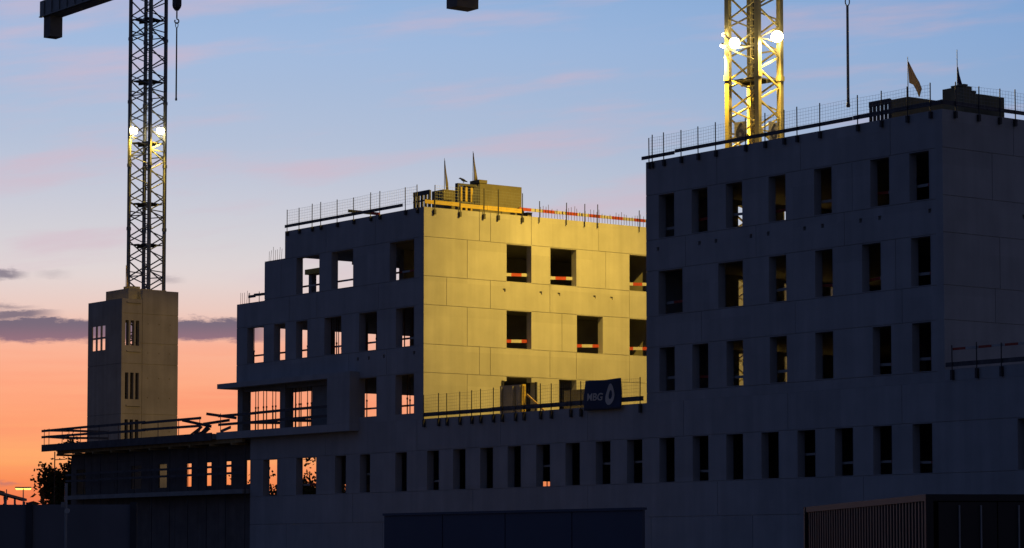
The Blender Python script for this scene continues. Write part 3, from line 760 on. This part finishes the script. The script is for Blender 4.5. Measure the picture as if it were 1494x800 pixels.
def number_signs(t, cs, cen):
    # the figure 6 on the two mast faces towards the camera
    for (i, j) in NEAR_FACES:
        a, c_ = cs[i], cs[j]
        m_ = (a + c_) / 2; out = (m_ - cen).normalized(); n = Vector((-out.y, out.x, 0))
        z = 22.62
        b = MB(); p = m_ + out * .24
        w, h_ = .36, .50
        b.hexa([p - n * w - out * .02 + Vector((0, 0, z - h_)), p + n * w - out * .02 + Vector((0, 0, z - h_)), p + n * w + out * .02 + Vector((0, 0, z - h_)), p - n * w + out * .02 + Vector((0, 0, z - h_)),
                p - n * w - out * .02 + Vector((0, 0, z + h_)), p + n * w - out * .02 + Vector((0, 0, z + h_)), p + n * w + out * .02 + Vector((0, 0, z + h_)), p - n * w + out * .02 + Vector((0, 0, z + h_))])
        so_ = b.build('number_sign', SIGNY, t)
        fc = bpy.data.curves.new('numeral', 'FONT'); fc.body = '6'; fc.size = 1.12; fc.align_x = 'CENTER'; fc.align_y = 'CENTER'; fc.extrude = .008; fc.offset = .02
        tmp = bpy.data.objects.new('tmp', fc); col.objects.link(tmp)
        bpy.context.view_layer.update()
        me = bpy.data.meshes.new_from_object(tmp); bpy.data.objects.remove(tmp)
        q = p + out * .032
        M = Matrix(((n.x, 0, out.x, q.x), (n.y, 0, out.y, q.y), (0, 1, 0, z), (0, 0, 0, 1)))
        me.transform(Matrix.Translation(-Vector(t['_base'])) @ M)
        me.materials.clear(); me.materials.append(SIGNK)
        no = bpy.data.objects.new('numeral', me); col.objects.link(no); no.parent = so_
NEAR_FACES = ((2, 3), (3, 0))
# near crane, in the courtyard between the two blocks
crane('floodlit yellow lattice crane rising between the two blocks', -22.17, 9.58, 8.62, 33.0, 1.83, 3.0, .25, CRANEY, (11.4, 16.0, 20.6, 25.3, 29.8), 34.2, 22, 26.2, 6.67, 29.3,
      [(-48.15, -47.1, 9.3, 10.8, 33.1, 34.2)],
      [(-1.56, -.26, 27.05, (-37, 9.0, 2.0), 23800, 128, 1.0, WARM, .42), (-1.52, -.34, 27.55, (-94.5, 16.2, 14.0), 35000, 13, .6, (1.0, .60, .18), .28),  # two small extra heads, added to light the side wall and the stair tower
       (-.98, -.62, 27.1, (-8.0, -30.0, 6.0), 2600, 130, 1.0, (1.0, .70, .19), .9), (1.10, -.42, 27.5, (-11.0, 3.0, 13.0), 6500, 150, 1.0, (1.0, .70, .19))], number_signs)
# far crane, behind the stair tower
crane('dark lattice crane standing behind the stair tower', -102.3, 20.05, 0.0, 44.2, 1.89, 16.0, .20, CRANEG, (6, 10.8, 15.6, 20.4, 25.2, 28.3, 32.9, 37.6, 42.3), 45.0, 24, 16.3, 4.3, 42.35,
      [(-118.55, -117.45, 19.55, 20.65, 43.4, 45.3)],
      [(-.95, -.35, 33.9, (-98, 10.0, 18.0), 8000, 110, 1.0, WARM), (1.02, -.30, 33.9, (-92, 16, 12.0), 9000, 110, 1.0, WARM)])
# slings hanging from the hooks
def sling(label, x, y, ztop, zbot, rad, m_):
    t = thing('lifting_sling', label, 'sling', (x, y, zbot), 'slings hanging from the crane hooks')
    b = MB()
    for s_ in (-1, 1):
        o = RIGHT * (rad * .55 * s_)
        b.bar((x + o.x, y + o.y, zbot + .25), (x + o.x * .7, y + o.y * .7, ztop - .3), rad * .9, rad * .9)
    b.build('strap', m_, t)
    b = MB()
    pts = [Vector((x, y, ztop - .12)) + RIGHT * (.10 * math.sin(a)) + Vector((0, 0, .2 * math.cos(a))) for a in [i * 2 * math.pi / 12 for i in range(13)]]
    b.tube(pts, .03, 6); b.build('ring', DARKST, t)
    b = MB(); b.tube([(x, y, zbot), (x, y, zbot + .1), (x, y, zbot + .3), (x, y, zbot + .42)], [rad * 1.5, rad * 1.7, rad * .9, rad * 1.2], 8); b.build('end_hook', DARKST, t)
    return t
sling('thick pale double strap hanging from the hook above the tallest block', -15.5, 9.58, 28.3, 23.1, .058, GALV)
sling('thin dark chain hanging from the hook of the far crane', -98.0, 20.05, 41.38, 35.6, .05, DARKST)

# ================================================================ banner on the terrace fence
t = thing('banner', 'blue builder banner with white letters and a ring emblem tied to the terrace fence', 'banner', (-22, -.2, 8.7))
def bpt(u, w, off=0.0):
    x = -23.42 + u * 2.78 + .06 * (w - .5)
    z = 8.66 + w * 1.42 + .05 * (abs(u - .55) - .2)
    y = -.17 - .05 * math.sin(u * 9.0) * (.5 + .5 * w) - .05 * math.sin(w * 4 + u * 3) - off
    return (x, y, z)
b = MB(); nu, nw = 24, 12
for i in range(nu):
    for j in range(nw):
        b.face([bpt(i / nu, j / nw), bpt((i + 1) / nu, j / nw), bpt((i + 1) / nu, (j + 1) / nw), bpt(i / nu, (j + 1) / nw)])
o = b.build('cloth', BANNER, t, smooth=True, weld=True)
sm = o.modifiers.new('thickness', 'SOLIDIFY'); sm.thickness = .012; sm.offset = 1 if False else -1
def print_on(me, name, u0, w0, su, sw):
    for v in me.vertices:
        x, y, z = bpt(u0 + v.co.x * su, w0 + v.co.y * sw, .02 + v.co.z)
        v.co = (x + 22, y + .2, z - 8.7)
    me.materials.clear(); me.materials.append(BANNERW)
    ob = bpy.data.objects.new(name, me); col.objects.link(ob); ob.parent = t
fc = bpy.data.curves.new('lettering', 'FONT'); fc.body = 'MBG'; fc.size = 1; fc.extrude = .004; fc.offset = .02
tmp = bpy.data.objects.new('tmp', fc); col.objects.link(tmp); bpy.context.view_layer.update()
me = bpy.data.meshes.new_from_object(tmp); bpy.data.objects.remove(tmp)
print_on(me, 'lettering', .11, .33, .185, .34)
# emblem: a rounded drop-shaped ring with a house-like hole
def ring(n, f_out, f_in):
    b_ = MB()
    for k in range(n):
        a0, a1 = 2 * math.pi * k / n, 2 * math.pi * (k + 1) / n
        o0, o1, i0, i1 = f_out(a0), f_out(a1), f_in(a0), f_in(a1)
        b_.face([(*o0, .004), (*o1, .004), (*i1, .004), (*i0, .004)])
    return b_
def drop(a):
    r = 1.0 + .45 * max(0, math.cos(a)) ** 5
    return (math.sin(a) * r * .92, math.cos(a) * r)
def house(a):
    r = .42 + .2 * max(0, math.cos(a)) ** 3
    return (math.sin(a) * r * .85 + .06, math.cos(a) * r + .08)
rb = ring(40, drop, house)
me = bpy.data.meshes.new('emblem'); me.from_pydata(rb.v, [], rb.f)
print_on(me, 'emblem', .69, .44, .14, .29)

# ================================================================ things on the terrace
t = thing('formwork_shutter', 'tall grey formwork shutter propped upright behind the terrace fence', 'formwork', (-32, 2, 8.62))
boxp('panel', FORMG, t, -33.1, -31.25, 2.0, 2.12, 8.63, 10.42)
for x in (-32.95, -32.0, -31.4): boxp('stiffener', FORMG, t, x, x + .1, 1.9, 1.997, 8.7, 10.36)
boxp('edge_board', TIMBERY, t, -31.247, -31.12, 1.95, 2.15, 8.63, 10.42)
b = MB(); b.bar((-31.1, 2.2, 9.9), (-29.6, 2.6, 8.7), .09); b.build('raking_prop', TIMBER, t)
t = thing('block_pallet', 'pale pallet of concrete blocks behind the banner on the terrace', 'pallet', (-29.5, 4, 8.62))
boxp('blocks', HOUSING, t, -30.4, -27.0, 4.0, 5.0, 8.76, 10.12)
boxp('pallet_deck', TIMBER, t, -30.5, -26.9, 3.95, 5.05, 8.63, 8.757)
t = thing('doorway_shutter', 'dark shutter frame around the doorway in the floodlit wall', 'formwork', (-36.9, 6, 8.62))
boxp('jamb_board', DARKST, t, -36.99, -36.9, 4.98, 5.08, 8.63, 11.02)
boxp('jamb_board', DARKST, t, -36.99, -36.9, 7.17, 7.27, 8.63, 11.02)

# ================================================================ guard boards across window openings
ORD = ['first', 'second', 'third', 'fourth', 'fifth', 'sixth', 'seventh', 'eighth', 'ninth', 'tenth', 'eleventh', 'twelfth', 'thirteenth', 'fourteenth', 'fifteenth', 'sixteenth', 'seventeenth', 'eighteenth', 'nineteenth', 'twentieth', 'twenty-first', 'twenty-second']
def guard(axis, pos, a0, a1, z, h, label, m2=(RED, WHITE), seg=.6, depth=.5, tilt=0.0):
    b = MB(); n = max(2, round((a1 - a0) / seg))
    for k in range(n):
        f0, f1 = a0 + (a1 - a0) * k / n, a0 + (a1 - a0) * (k + 1) / n
        za, zb = z + tilt * k / n, z + tilt * (k + 1) / n
        if axis == 'Y': P = lambda a, d, zz: (a, pos + d, zz)
        else: P = lambda a, d, zz: (pos - d, a, zz)
        q = [P(f0, depth, za), P(f1, depth, zb), P(f1, depth + .03, zb), P(f0, depth + .03, za)]
        b.hexa(q + [(x, y, zz + h) for x, y, zz in q], (k % 2) if seg < 5 else 0)
    mid_ = (a0 + a1) / 2
    base = (mid_, pos + depth, z) if axis == 'Y' else (pos - depth, mid_, z)
    solo('guard_board', b, list(m2), base, label, 'board', 'guard boards across the window openings')
for rows, zs, nm in ((r1, 16.41, 'top'), (r2, 12.87, 'middle'), (r3, 9.34, 'lowest')):
    for k, (a, c) in enumerate(rows):
        if random.random() < .12: continue
        guard('Y', 0, a - .25, c + .25, zs + random.uniform(.38, .62), .12, f'board across {ORD[len(rows) - 1 - k]} window from the corner, {nm} row of tallest block', (WHITE, RED) if random.random() < .6 else (RED, WHITE), .85, tilt=random.uniform(-.1, .1))
for rows, zs, nm in ((c1, 16.22, 'top'), (c2, 12.69, 'middle'), (c3, 9.18, 'lowest')):
    for k, (a, c) in enumerate(rows):
        guard('Y', 0, a - .25, c + .25, zs + .42, .10, f'board across {ORD[len(rows) - 1 - k]} window from the lit corner, {nm} row of yellow block', (RED, WHITE), .7)
for k, (a, c) in enumerate(base_w):
    if k in (1, 3, 5, 11, 12, 14, 17, 18, 19, 20, 9): guard('Y', 0, a - .2, c + .2, 5.18 + random.choice((.42, .5, .95)), .10, f'board across the {ORD[len(base_w) - 1 - k]} podium window counting from the near end', (WHITE, RED), .8, tilt=random.uniform(-.06, .06))
for (a, c, z0, z1), lb in zip(yo[:6], ('first window of the upper', 'second window of the upper', 'third window of the upper', 'first window of the lower', 'second window of the lower', 'third window of the lower')):
    guard('X', -37, a - .1, c + .3, z0 + .30, .17, f'striped board across the {lb} row in the floodlit wall', (RED, WHITE) if 'lower' in lb else (WHITE, RED), .75, .36, tilt=.08)

# ================================================================ steel props holding up the floors
def prop(x, y, z0, z1, label, grp):
    b = MB(); zm = z0 + (z1 - z0) * .55
    b.tube([(x, y, z0 + .01), (x, y, zm)], .036, 6); b.tube([(x, y, zm), (x, y, z1 - .01)], .026, 6)
    b.box(x - .08, x + .08, y - .08, y + .08, z0, z0 + .009); b.box(x - .08, x + .08, y - .08, y + .08, z1 - .009, z1)
    b.tube([(x, y, zm - .05), (x, y, zm + .05)], .055, 6)
    return solo('steel_prop', b, PROP, (x, y, z0), label, 'prop', grp)
for x, y in [(-54.98, .9), (-54.74, .92), (-54.1, .88), (-53.8, .9), (-53.15, .9), (-52.87, .93), (-50.79, .95), (-50.36, .9), (-50.2, .92), (-49.5, .9), (-49.1, .9), (-55.0, 3.2), (-54.1, 3.0), (-52.3, 3.0), (-51.4, 2.9), (-50.6, 2.2), (-51.6, 5.4), (-48.9, 3.9)]:
    prop(x, y, 8.863, 11.366, 'thin steel prop standing in the open loggia of the yellow block', 'props in the loggia')
for x, y in [(-55.45, .75), (-55.2, .8), (-54.9, .72), (-52.45, .8), (-50.3, .9), (-50.0, 1.2), (-49.2, 1.5), (-47.9, 1.4), (-47.2, 1.3), (-43.9, 1.0), (-43.3, 1.3), (-40.2, 1.0), (-39.9, 1.3), (-54.9, 1.6), (-54.1, 3.0), (-53.0, 1.9), (-52.0, 3.4), (-50.9, 2.2), (-50.2, 3.6), (-49.0, 2.6), (-47.6, 3.2), (-47.0, 5.0), (-53.6, 6.0), (-51.0, 6.6), (-48.4, 7.5), (-45.6, 6.2), (-44.0, 8.0), (-54.8, 9.0), (-52.2, 10.0), (-47.8, 10.4), (-55.0, 12.0), (-50.2, 12.5)]:
    prop(x, y, 11.683, 14.897, 'thin steel prop standing behind the middle row of windows of the yellow block', 'props on the middle floor')
for x, y in [(-46.1, 2.0), (-45.4, 3.6), (-46.0, 8.0), (-44.4, 2.4)]:
    prop(x, y, 15.203, 18.418, 'thin steel prop standing behind the top row of windows of the yellow block', 'props on the top floor')
for x, y in [(-40.8, 1.6), (-42.0, 2.6), (-43.3, 2.0), (-44.2, 1.0), (-44.5, 1.05), (-43.75, 1.0), (-39.2, 2.2), (-44.6, 3.4), (-47.6, 5.6)]:
    prop(x, y, 8.63 if x > -46 else 8.863, 11.366, 'thin steel prop standing behind the lowest windows of the yellow block', 'props on the lowest floor')
for x, y in [(-53.0, 2.2), (-51.8, 3.2), (-50.4, 2.4), (-49.0, 4.0), (-47.9, 2.8), (-45.6, 3.6), (-46.6, 7.0), (-52.0, 8.0)]:
    prop(x, y, 4.123, 8.297, 'thin steel prop standing inside the podium at its open far end', 'props in the podium')

for k in range(6):
    y = 11.5 + k * .36
    prop(-43.0, y, 4.123, 8.297, 'thin steel prop before the gap at the back of the podium', 'props deep inside the podium')
# ================================================================ rails and loose boards along the deck
def rail_run(label, p0, p1, zs, zpost, n, base, m_=OLDBOARD):
    t = thing('guard_rail', label, 'guard rail', base, 'guard rails on the deck')
    p0 = Vector(p0); p1 = Vector(p1)
    for z in zs:
        b = MB(); k = 3
        for i in range(k):
            a = p0.lerp(p1, i / k - .012); c = p0.lerp(p1, (i + 1) / k + .012)
            off = Vector((0, -.05 * (i % 2), 0))
            b.bar(a + off + Vector((0, 0, z + random.uniform(-.03, .03))), c + off + Vector((0, 0, z + random.uniform(-.03, .03))), .045, .15)
        b.build('rail', m_, t)
    for i in range(n + 1):
        a = p0.lerp(p1, i / n) + Vector((0, .06, 0)); b = MB()
        b.tube([(a.x, a.y, zpost[0]), (a.x, a.y, zpost[1])], .022, 5); b.build('post', DARKST, t)
    return t
rail_run('double board guard rail along the front of the formwork deck', (-78.0, -.7, 0), (-58.6, -.7, 0), (9.32, 9.76), (8.86, 9.85), 8, (-68, -.7, 8.86))
rail_run('short double guard rail closing the far end of the formwork deck', (-77.55, -.6, 0), (-77.55, 3.6, 0), (9.34, 9.78), (8.80, 9.88), 3, (-77.5, 1.5, 8.8))
rail_run('double guard rail across the open loggia front', (-56.6, -.5, 0), (-45.25, -.5, 0), (9.33, 9.82), (8.87, 9.95), 6, (-51, -.5, 8.87))
rail_run('short guard rail on the stepped terrace of the yellow block', (-54.75, .25, 0), (-52.66, .25, 0), (16.55,), (16.13, 16.75), 2, (-53.7, .25, 16.13))
lb = [((-61.2, -.3, 9.75), (-58.9, .3, 9.32), 'tilted board leaning on the deck rail'), ((-60.0, .4, 9.50), (-57.2, .5, 9.62), 'board lying across the deck rails beside the loggia'), ((-58.6, -.2, 10.02), (-56.6, .6, 9.72), 'high tilted board beside the loggia column'),
      ((-58.8, .9, 9.05), (-56.9, .4, 9.2), 'low board on the pile at the loggia end'), ((-54.2, .1, 9.35), (-51.6, .9, 9.25), 'board leaning inside the loggia behind the rail'), ((-50.0, .1, 9.30), (-47.4, 1.0, 9.2), 'board leaning inside the loggia near the panel')]
for p, q, lab in lb:
    b = MB(); b.bar(p, q, .05, .16)
    solo('loose_board', b, OLDBOARD, p, lab, 'board', 'loose boards around the deck')
for k in range(7):
    b = MB(); x = -60.1 + k * .22; b.bar((x, -.35 + .1 * (k % 3), 8.87), (x + random.uniform(-.5, .7), .25, 8.87 + random.uniform(.25, .62)), .06, .10)
    solo('loose_board', b, OLDBOARD, (x, -.3, 8.87), 'short timber offcut in the heap on the deck', 'board', 'offcuts heaped on the deck')
# scaffold along the wing
t = thing('scaffold', 'dim scaffold walkway with double rails along the low wing', 'scaffold', (-66, -.3, 0))
for z, nm in ((6.92, 'rail'), (6.50, 'rail'), (5.35, 'walkway')):
    b = MB()
    for k in range(5):
        x0 = -75.6 + k * 4.3
        if nm == 'rail': b.bar((x0, -.35, z + random.uniform(-.04, .04)), (x0 + 4.35, -.35, z + random.uniform(-.04, .04)), .04, .13)
        else: b.box(x0, x0 + 4.28, -.45, .3, z, z + .25)
    b.build(nm, OLDBOARD if nm == 'rail' else SLAB, t)
for k in range(11):
    b = MB(); x = -75.4 + k * 2.13; b.tube([(x, -.30, 0), (x, -.30, 8.1)], .024, 6); b.build('upright', DARKST, t)
b = MB(); b.tube([(-77.2, -.3, 0), (-77.2, -.3, 8.42)], .04, 6); b.tube([(-77.2, -.3, 7.9), (-75.8, -.3, 7.9)], .03, 6)
solo('deck_prop', b, PROP, (-77.2, -.3, 0), 'steel prop with a cross tube under the tip of the deck', 'prop')

# ================================================================ trees
def tree(label, x, y, h, w, n, seed, grp='trees beyond the site', leaf=.38, squash=1.0):
    rnd = random.Random(seed)
    t = thing('leafy_tree', label, 'tree', (x, y, 0), grp)
    b = MB()
    b.tube([(x, y, 0), (x + .1, y, h * .25), (x - .1, y + .1, h * .55), (x, y, h * .85)], [.26, .2, .13, .04], 8)
    tips = []
    for k in range(22):
        a = rnd.uniform(0, 6.28); z0 = h * rnd.uniform(.16, .72); ln = w * rnd.uniform(.35, 1.0) * (1.05 - .75 * (z0 / h - .16) / .8)
        tip = Vector((x + math.cos(a) * ln, y + math.sin(a) * ln, min(h, z0 + ln * rnd.uniform(.25, .9))))
        midp = Vector((x, y, z0)).lerp(tip, .5) + Vector((0, 0, .12 * ln))
        b.tube([(x, y, z0), midp, tip], [.07, .045, .015], 5); tips += [tip, midp, midp.lerp(tip, .5)]
    tips += [Vector((x, y, h * .8)), Vector((x, y, h * .95)), Vector((x + .3, y, h * .7))]
    b.build('trunk', BARK, t)
    b = MB()
    for k in range(n):
        c_ = rnd.choice(tips) + Vector((rnd.gauss(0, .42), rnd.gauss(0, .42), rnd.gauss(0, .36)))
        if c_.z < .3: continue
        s = leaf * rnd.uniform(.5, 1.1)
        u = Vector((rnd.gauss(0, 1), rnd.gauss(0, 1), rnd.gauss(0, 1))).normalized(); v = u.orthogonal().normalized() * s * .5; u = u * s
        b.face([c_ - u * .5, c_ + v * .6, c_ + u * .5, c_ - v * .6])
    b.build('crown', LEAF, t)
    return t
def at(px, D):                                                     # point on the ground at bearing px (in 1494 wide units) and distance D
    p = CAM + FWD * D + RIGHT * ((px - 747) / 4000 * D)
    return p.x, p.y
for px, D, h, w, n, lab in [(104, 212, 10.9, 4.0, 10000, 'tallest ragged tree beside the end of the low wing'), (78, 220, 7.9, 2.6, 4200, 'middling bush-like tree beside the tallest one'), (118, 230, 9.8, 3.2, 3600, 'ragged tree half hidden by the end of the low wing'),
                            (64, 235, 5.9, 2.2, 2600, 'lowest tree at the outer edge of the clump by the wing')]:
    x, y = at(px, D); tree(lab, x, y, h, w, n, int(px * 7 + D), 'trees beside the low wing')
for k, (px, D, h) in enumerate([(322, 236, 8.2), (352, 240, 9.0), (386, 232, 9.2), (420, 238, 9.0), (452, 230, 10.6), (486, 236, 9.6), (515, 234, 9.2), (545, 240, 8.6)]):
    x, y = at(px, D); tree('leafy tree seen through the openings of the podium and wing', x, y, h, 3.6, 3200, 40 + k, 'trees seen through the podium')
# far tree belt
b = MB(); rnd = random.Random(5)
for k in range(9000):
    px = rnd.uniform(-160, 700); D = rnd.uniform(430, 520)
    hh = 9.6 + 1.4 * math.sin(px * .035) + 1.6 * math.sin(px * .11 + 1) + 1.0 * math.sin(px * .31)
    x, y = at(px, D); z = hh * math.sqrt(rnd.random()) * rnd.uniform(.6, 1.05)
    s = rnd.uniform(.5, 1.1); u = Vector((rnd.gauss(0, 1), rnd.gauss(0, 1), rnd.gauss(0, 1))).normalized(); v = u.orthogonal().normalized() * s * .5; u = u * s
    c_ = Vector((x, y, z)); b.face([c_ - u, c_ + v, c_ + u, c_ - v])
tag(b.build('far_tree_belt', LEAF), 'dark belt of far trees along the sunset horizon', 'trees', kind='stuff')

# ================================================================ street furniture and far things at the sunset edge
def street_lamp(label, px, D, h, arm, lit):
    x, y = at(px, D)
    t = thing('street_lamp', label, 'street lamp', (x, y, 0), 'street lamps')
    b = MB(); b.tube([(x, y, 0), (x, y, h)], [.11, .06], 8); b.build('pole', GALV, t)
    for s_ in ((-1, 1) if arm else ()):
        e = Vector((x, y, h + .12)) + RIGHT * (arm * s_)
        b = MB(); b.tube([(x, y, h), (x + RIGHT.x * arm * s_ * .5, y + RIGHT.y * arm * s_ * .5, h + .05), e], .04, 6); b.build('arm', GALV, t)
        b = MB(); d = RIGHT * s_
        b.hexa([e - d * .55 + FWD * -.16 + Vector((0, 0, -.07)), e + d * .35 + FWD * -.16 + Vector((0, 0, -.05)), e + d * .35 + FWD * .16 + Vector((0, 0, -.05)), e - d * .55 + FWD * .16 + Vector((0, 0, -.07)),
                e - d * .55 + FWD * -.12 + Vector((0, 0, .08)), e + d * .3 + FWD * -.1 + Vector((0, 0, .1)), e + d * .3 + FWD * .1 + Vector((0, 0, .1)), e - d * .55 + FWD * .12 + Vector((0, 0, .08))])
        hd = b.build('lamp_head', GALV, t)
        b = MB(); c_ = e - d * .1 + Vector((0, 0, -.085))
        b.tube([c_ - d * .42, c_ - d * .3, c_ + d * .3, c_ + d * .4], [.05, .15, .15, .05], 10); b.build('lens', STREETL, hd)
street_lamp('double armed street lamp glowing yellow before the sunset', 34.5, 300, 9.3, .55, True)
street_lamp('thin unlit pole beside the glowing street lamp', 10, 330, 10.0, 0, False)
x0, y0 = at(-6, 340); x1, y1 = at(36, 352)
t = thing('footbridge', 'dark far footbridge ramp sloping down below the street lamp', 'bridge', (x0, y0, 0))
b = MB(); b.bar((x0, y0, 9.9), (x1, y1, 9.2), .7, .3); b.build('deck', DARKST, t)
for k in range(4):
    f = k / 3; b = MB(); xx, yy = x0 + (x1 - x0) * f, y0 + (y1 - y0) * f; b.tube([(xx, yy, 0), (xx, yy, 9.7 - .7 * f)], .14, 8); b.build('pier', SLAB, t)

# hoardings and container at the bottom of the view
def oriented(name, label, cat, A, B, group=None):
    A = Vector((*A, 0)); B = Vector((*B, 0)); d = B - A
    t = thing(name, label, cat, tuple(A), group, math.atan2(d.y, d.x))
    return t, d.length
A = at(-260, 50); B = at(196, 50)
t, ln = oriented('site_hoarding', 'grey site hoarding of flat panels near the camera below the sunset', 'hoarding', A, B)
n = 3
for k in range(n):
    b = MB(); b.box(ln * k / n + .03, ln * (k + 1) / n - .03, 0, .06, 0, 2.68 - .0 * k); b.build('panel', HOARD, t)
for k in range(n + 1):
    b = MB(); b.box(ln * k / n - .06, ln * k / n + .06, -.05, -.003, 0, 2.72); b.build('post', DARKST, t)
A = at(560, 56.8); B = at(938, 50)
t, ln = oriented('site_hoarding', 'low blue hoarding in front of the podium wall', 'hoarding', A, B)
for k in range(4):
    b = MB(); b.box(ln * k / 4 + .02, ln * (k + 1) / 4 - .02, 0, .06, 0, 2.58); b.build('panel', HOARDB, t)
b = MB(); b.box(0, ln, -.03, .09, 2.583, 2.63); b.build('top_rail', HOARDB, t)
A = (42.99, -44.40); B = (32.28, -37.51)
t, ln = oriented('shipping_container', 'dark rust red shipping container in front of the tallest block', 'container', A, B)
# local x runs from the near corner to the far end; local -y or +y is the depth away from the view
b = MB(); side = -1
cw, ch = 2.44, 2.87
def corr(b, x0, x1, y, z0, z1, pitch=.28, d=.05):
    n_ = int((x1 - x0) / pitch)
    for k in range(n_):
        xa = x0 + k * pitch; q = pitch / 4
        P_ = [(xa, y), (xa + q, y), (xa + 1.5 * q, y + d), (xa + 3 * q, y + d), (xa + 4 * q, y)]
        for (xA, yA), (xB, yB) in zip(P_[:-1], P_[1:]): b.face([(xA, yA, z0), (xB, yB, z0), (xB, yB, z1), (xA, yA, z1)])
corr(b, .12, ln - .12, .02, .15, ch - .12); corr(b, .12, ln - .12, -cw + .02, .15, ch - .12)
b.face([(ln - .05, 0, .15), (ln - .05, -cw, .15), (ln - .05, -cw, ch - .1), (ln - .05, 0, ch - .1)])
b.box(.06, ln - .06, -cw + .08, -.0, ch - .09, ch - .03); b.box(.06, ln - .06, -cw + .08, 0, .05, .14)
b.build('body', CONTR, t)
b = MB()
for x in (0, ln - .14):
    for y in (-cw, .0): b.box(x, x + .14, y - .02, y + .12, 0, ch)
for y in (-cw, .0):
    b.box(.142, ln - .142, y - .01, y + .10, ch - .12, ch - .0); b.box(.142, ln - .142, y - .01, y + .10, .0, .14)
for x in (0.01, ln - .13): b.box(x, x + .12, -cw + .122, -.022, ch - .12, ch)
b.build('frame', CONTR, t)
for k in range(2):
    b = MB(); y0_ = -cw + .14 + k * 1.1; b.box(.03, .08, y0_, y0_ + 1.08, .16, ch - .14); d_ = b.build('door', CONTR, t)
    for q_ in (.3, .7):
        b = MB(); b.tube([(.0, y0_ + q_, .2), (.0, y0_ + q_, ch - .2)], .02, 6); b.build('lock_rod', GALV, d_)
x, y = at(97, 47.5)
t = thing('sign_post', 'small pole with a grey plate and a pale round plate by the hoarding', 'sign', (x, y, 0))
b = MB(); b.tube([(x, y, 0), (x, y, 3.0)], .025, 8); b.build('pole', GALV, t)
b = MB(); p = Vector((x, y, 2.63)) - FWD * .04 - RIGHT * .04; b.bar(p - RIGHT * .04, p + RIGHT * .04, .01, .09); b.build('plate', FORMG, t)
b = MB(); p = Vector((x, y, 2.52)) - FWD * .05 + RIGHT * .03; b.tube([p, p - FWD * .02], .045, 14); b.build('round_plate', WHITE, t)
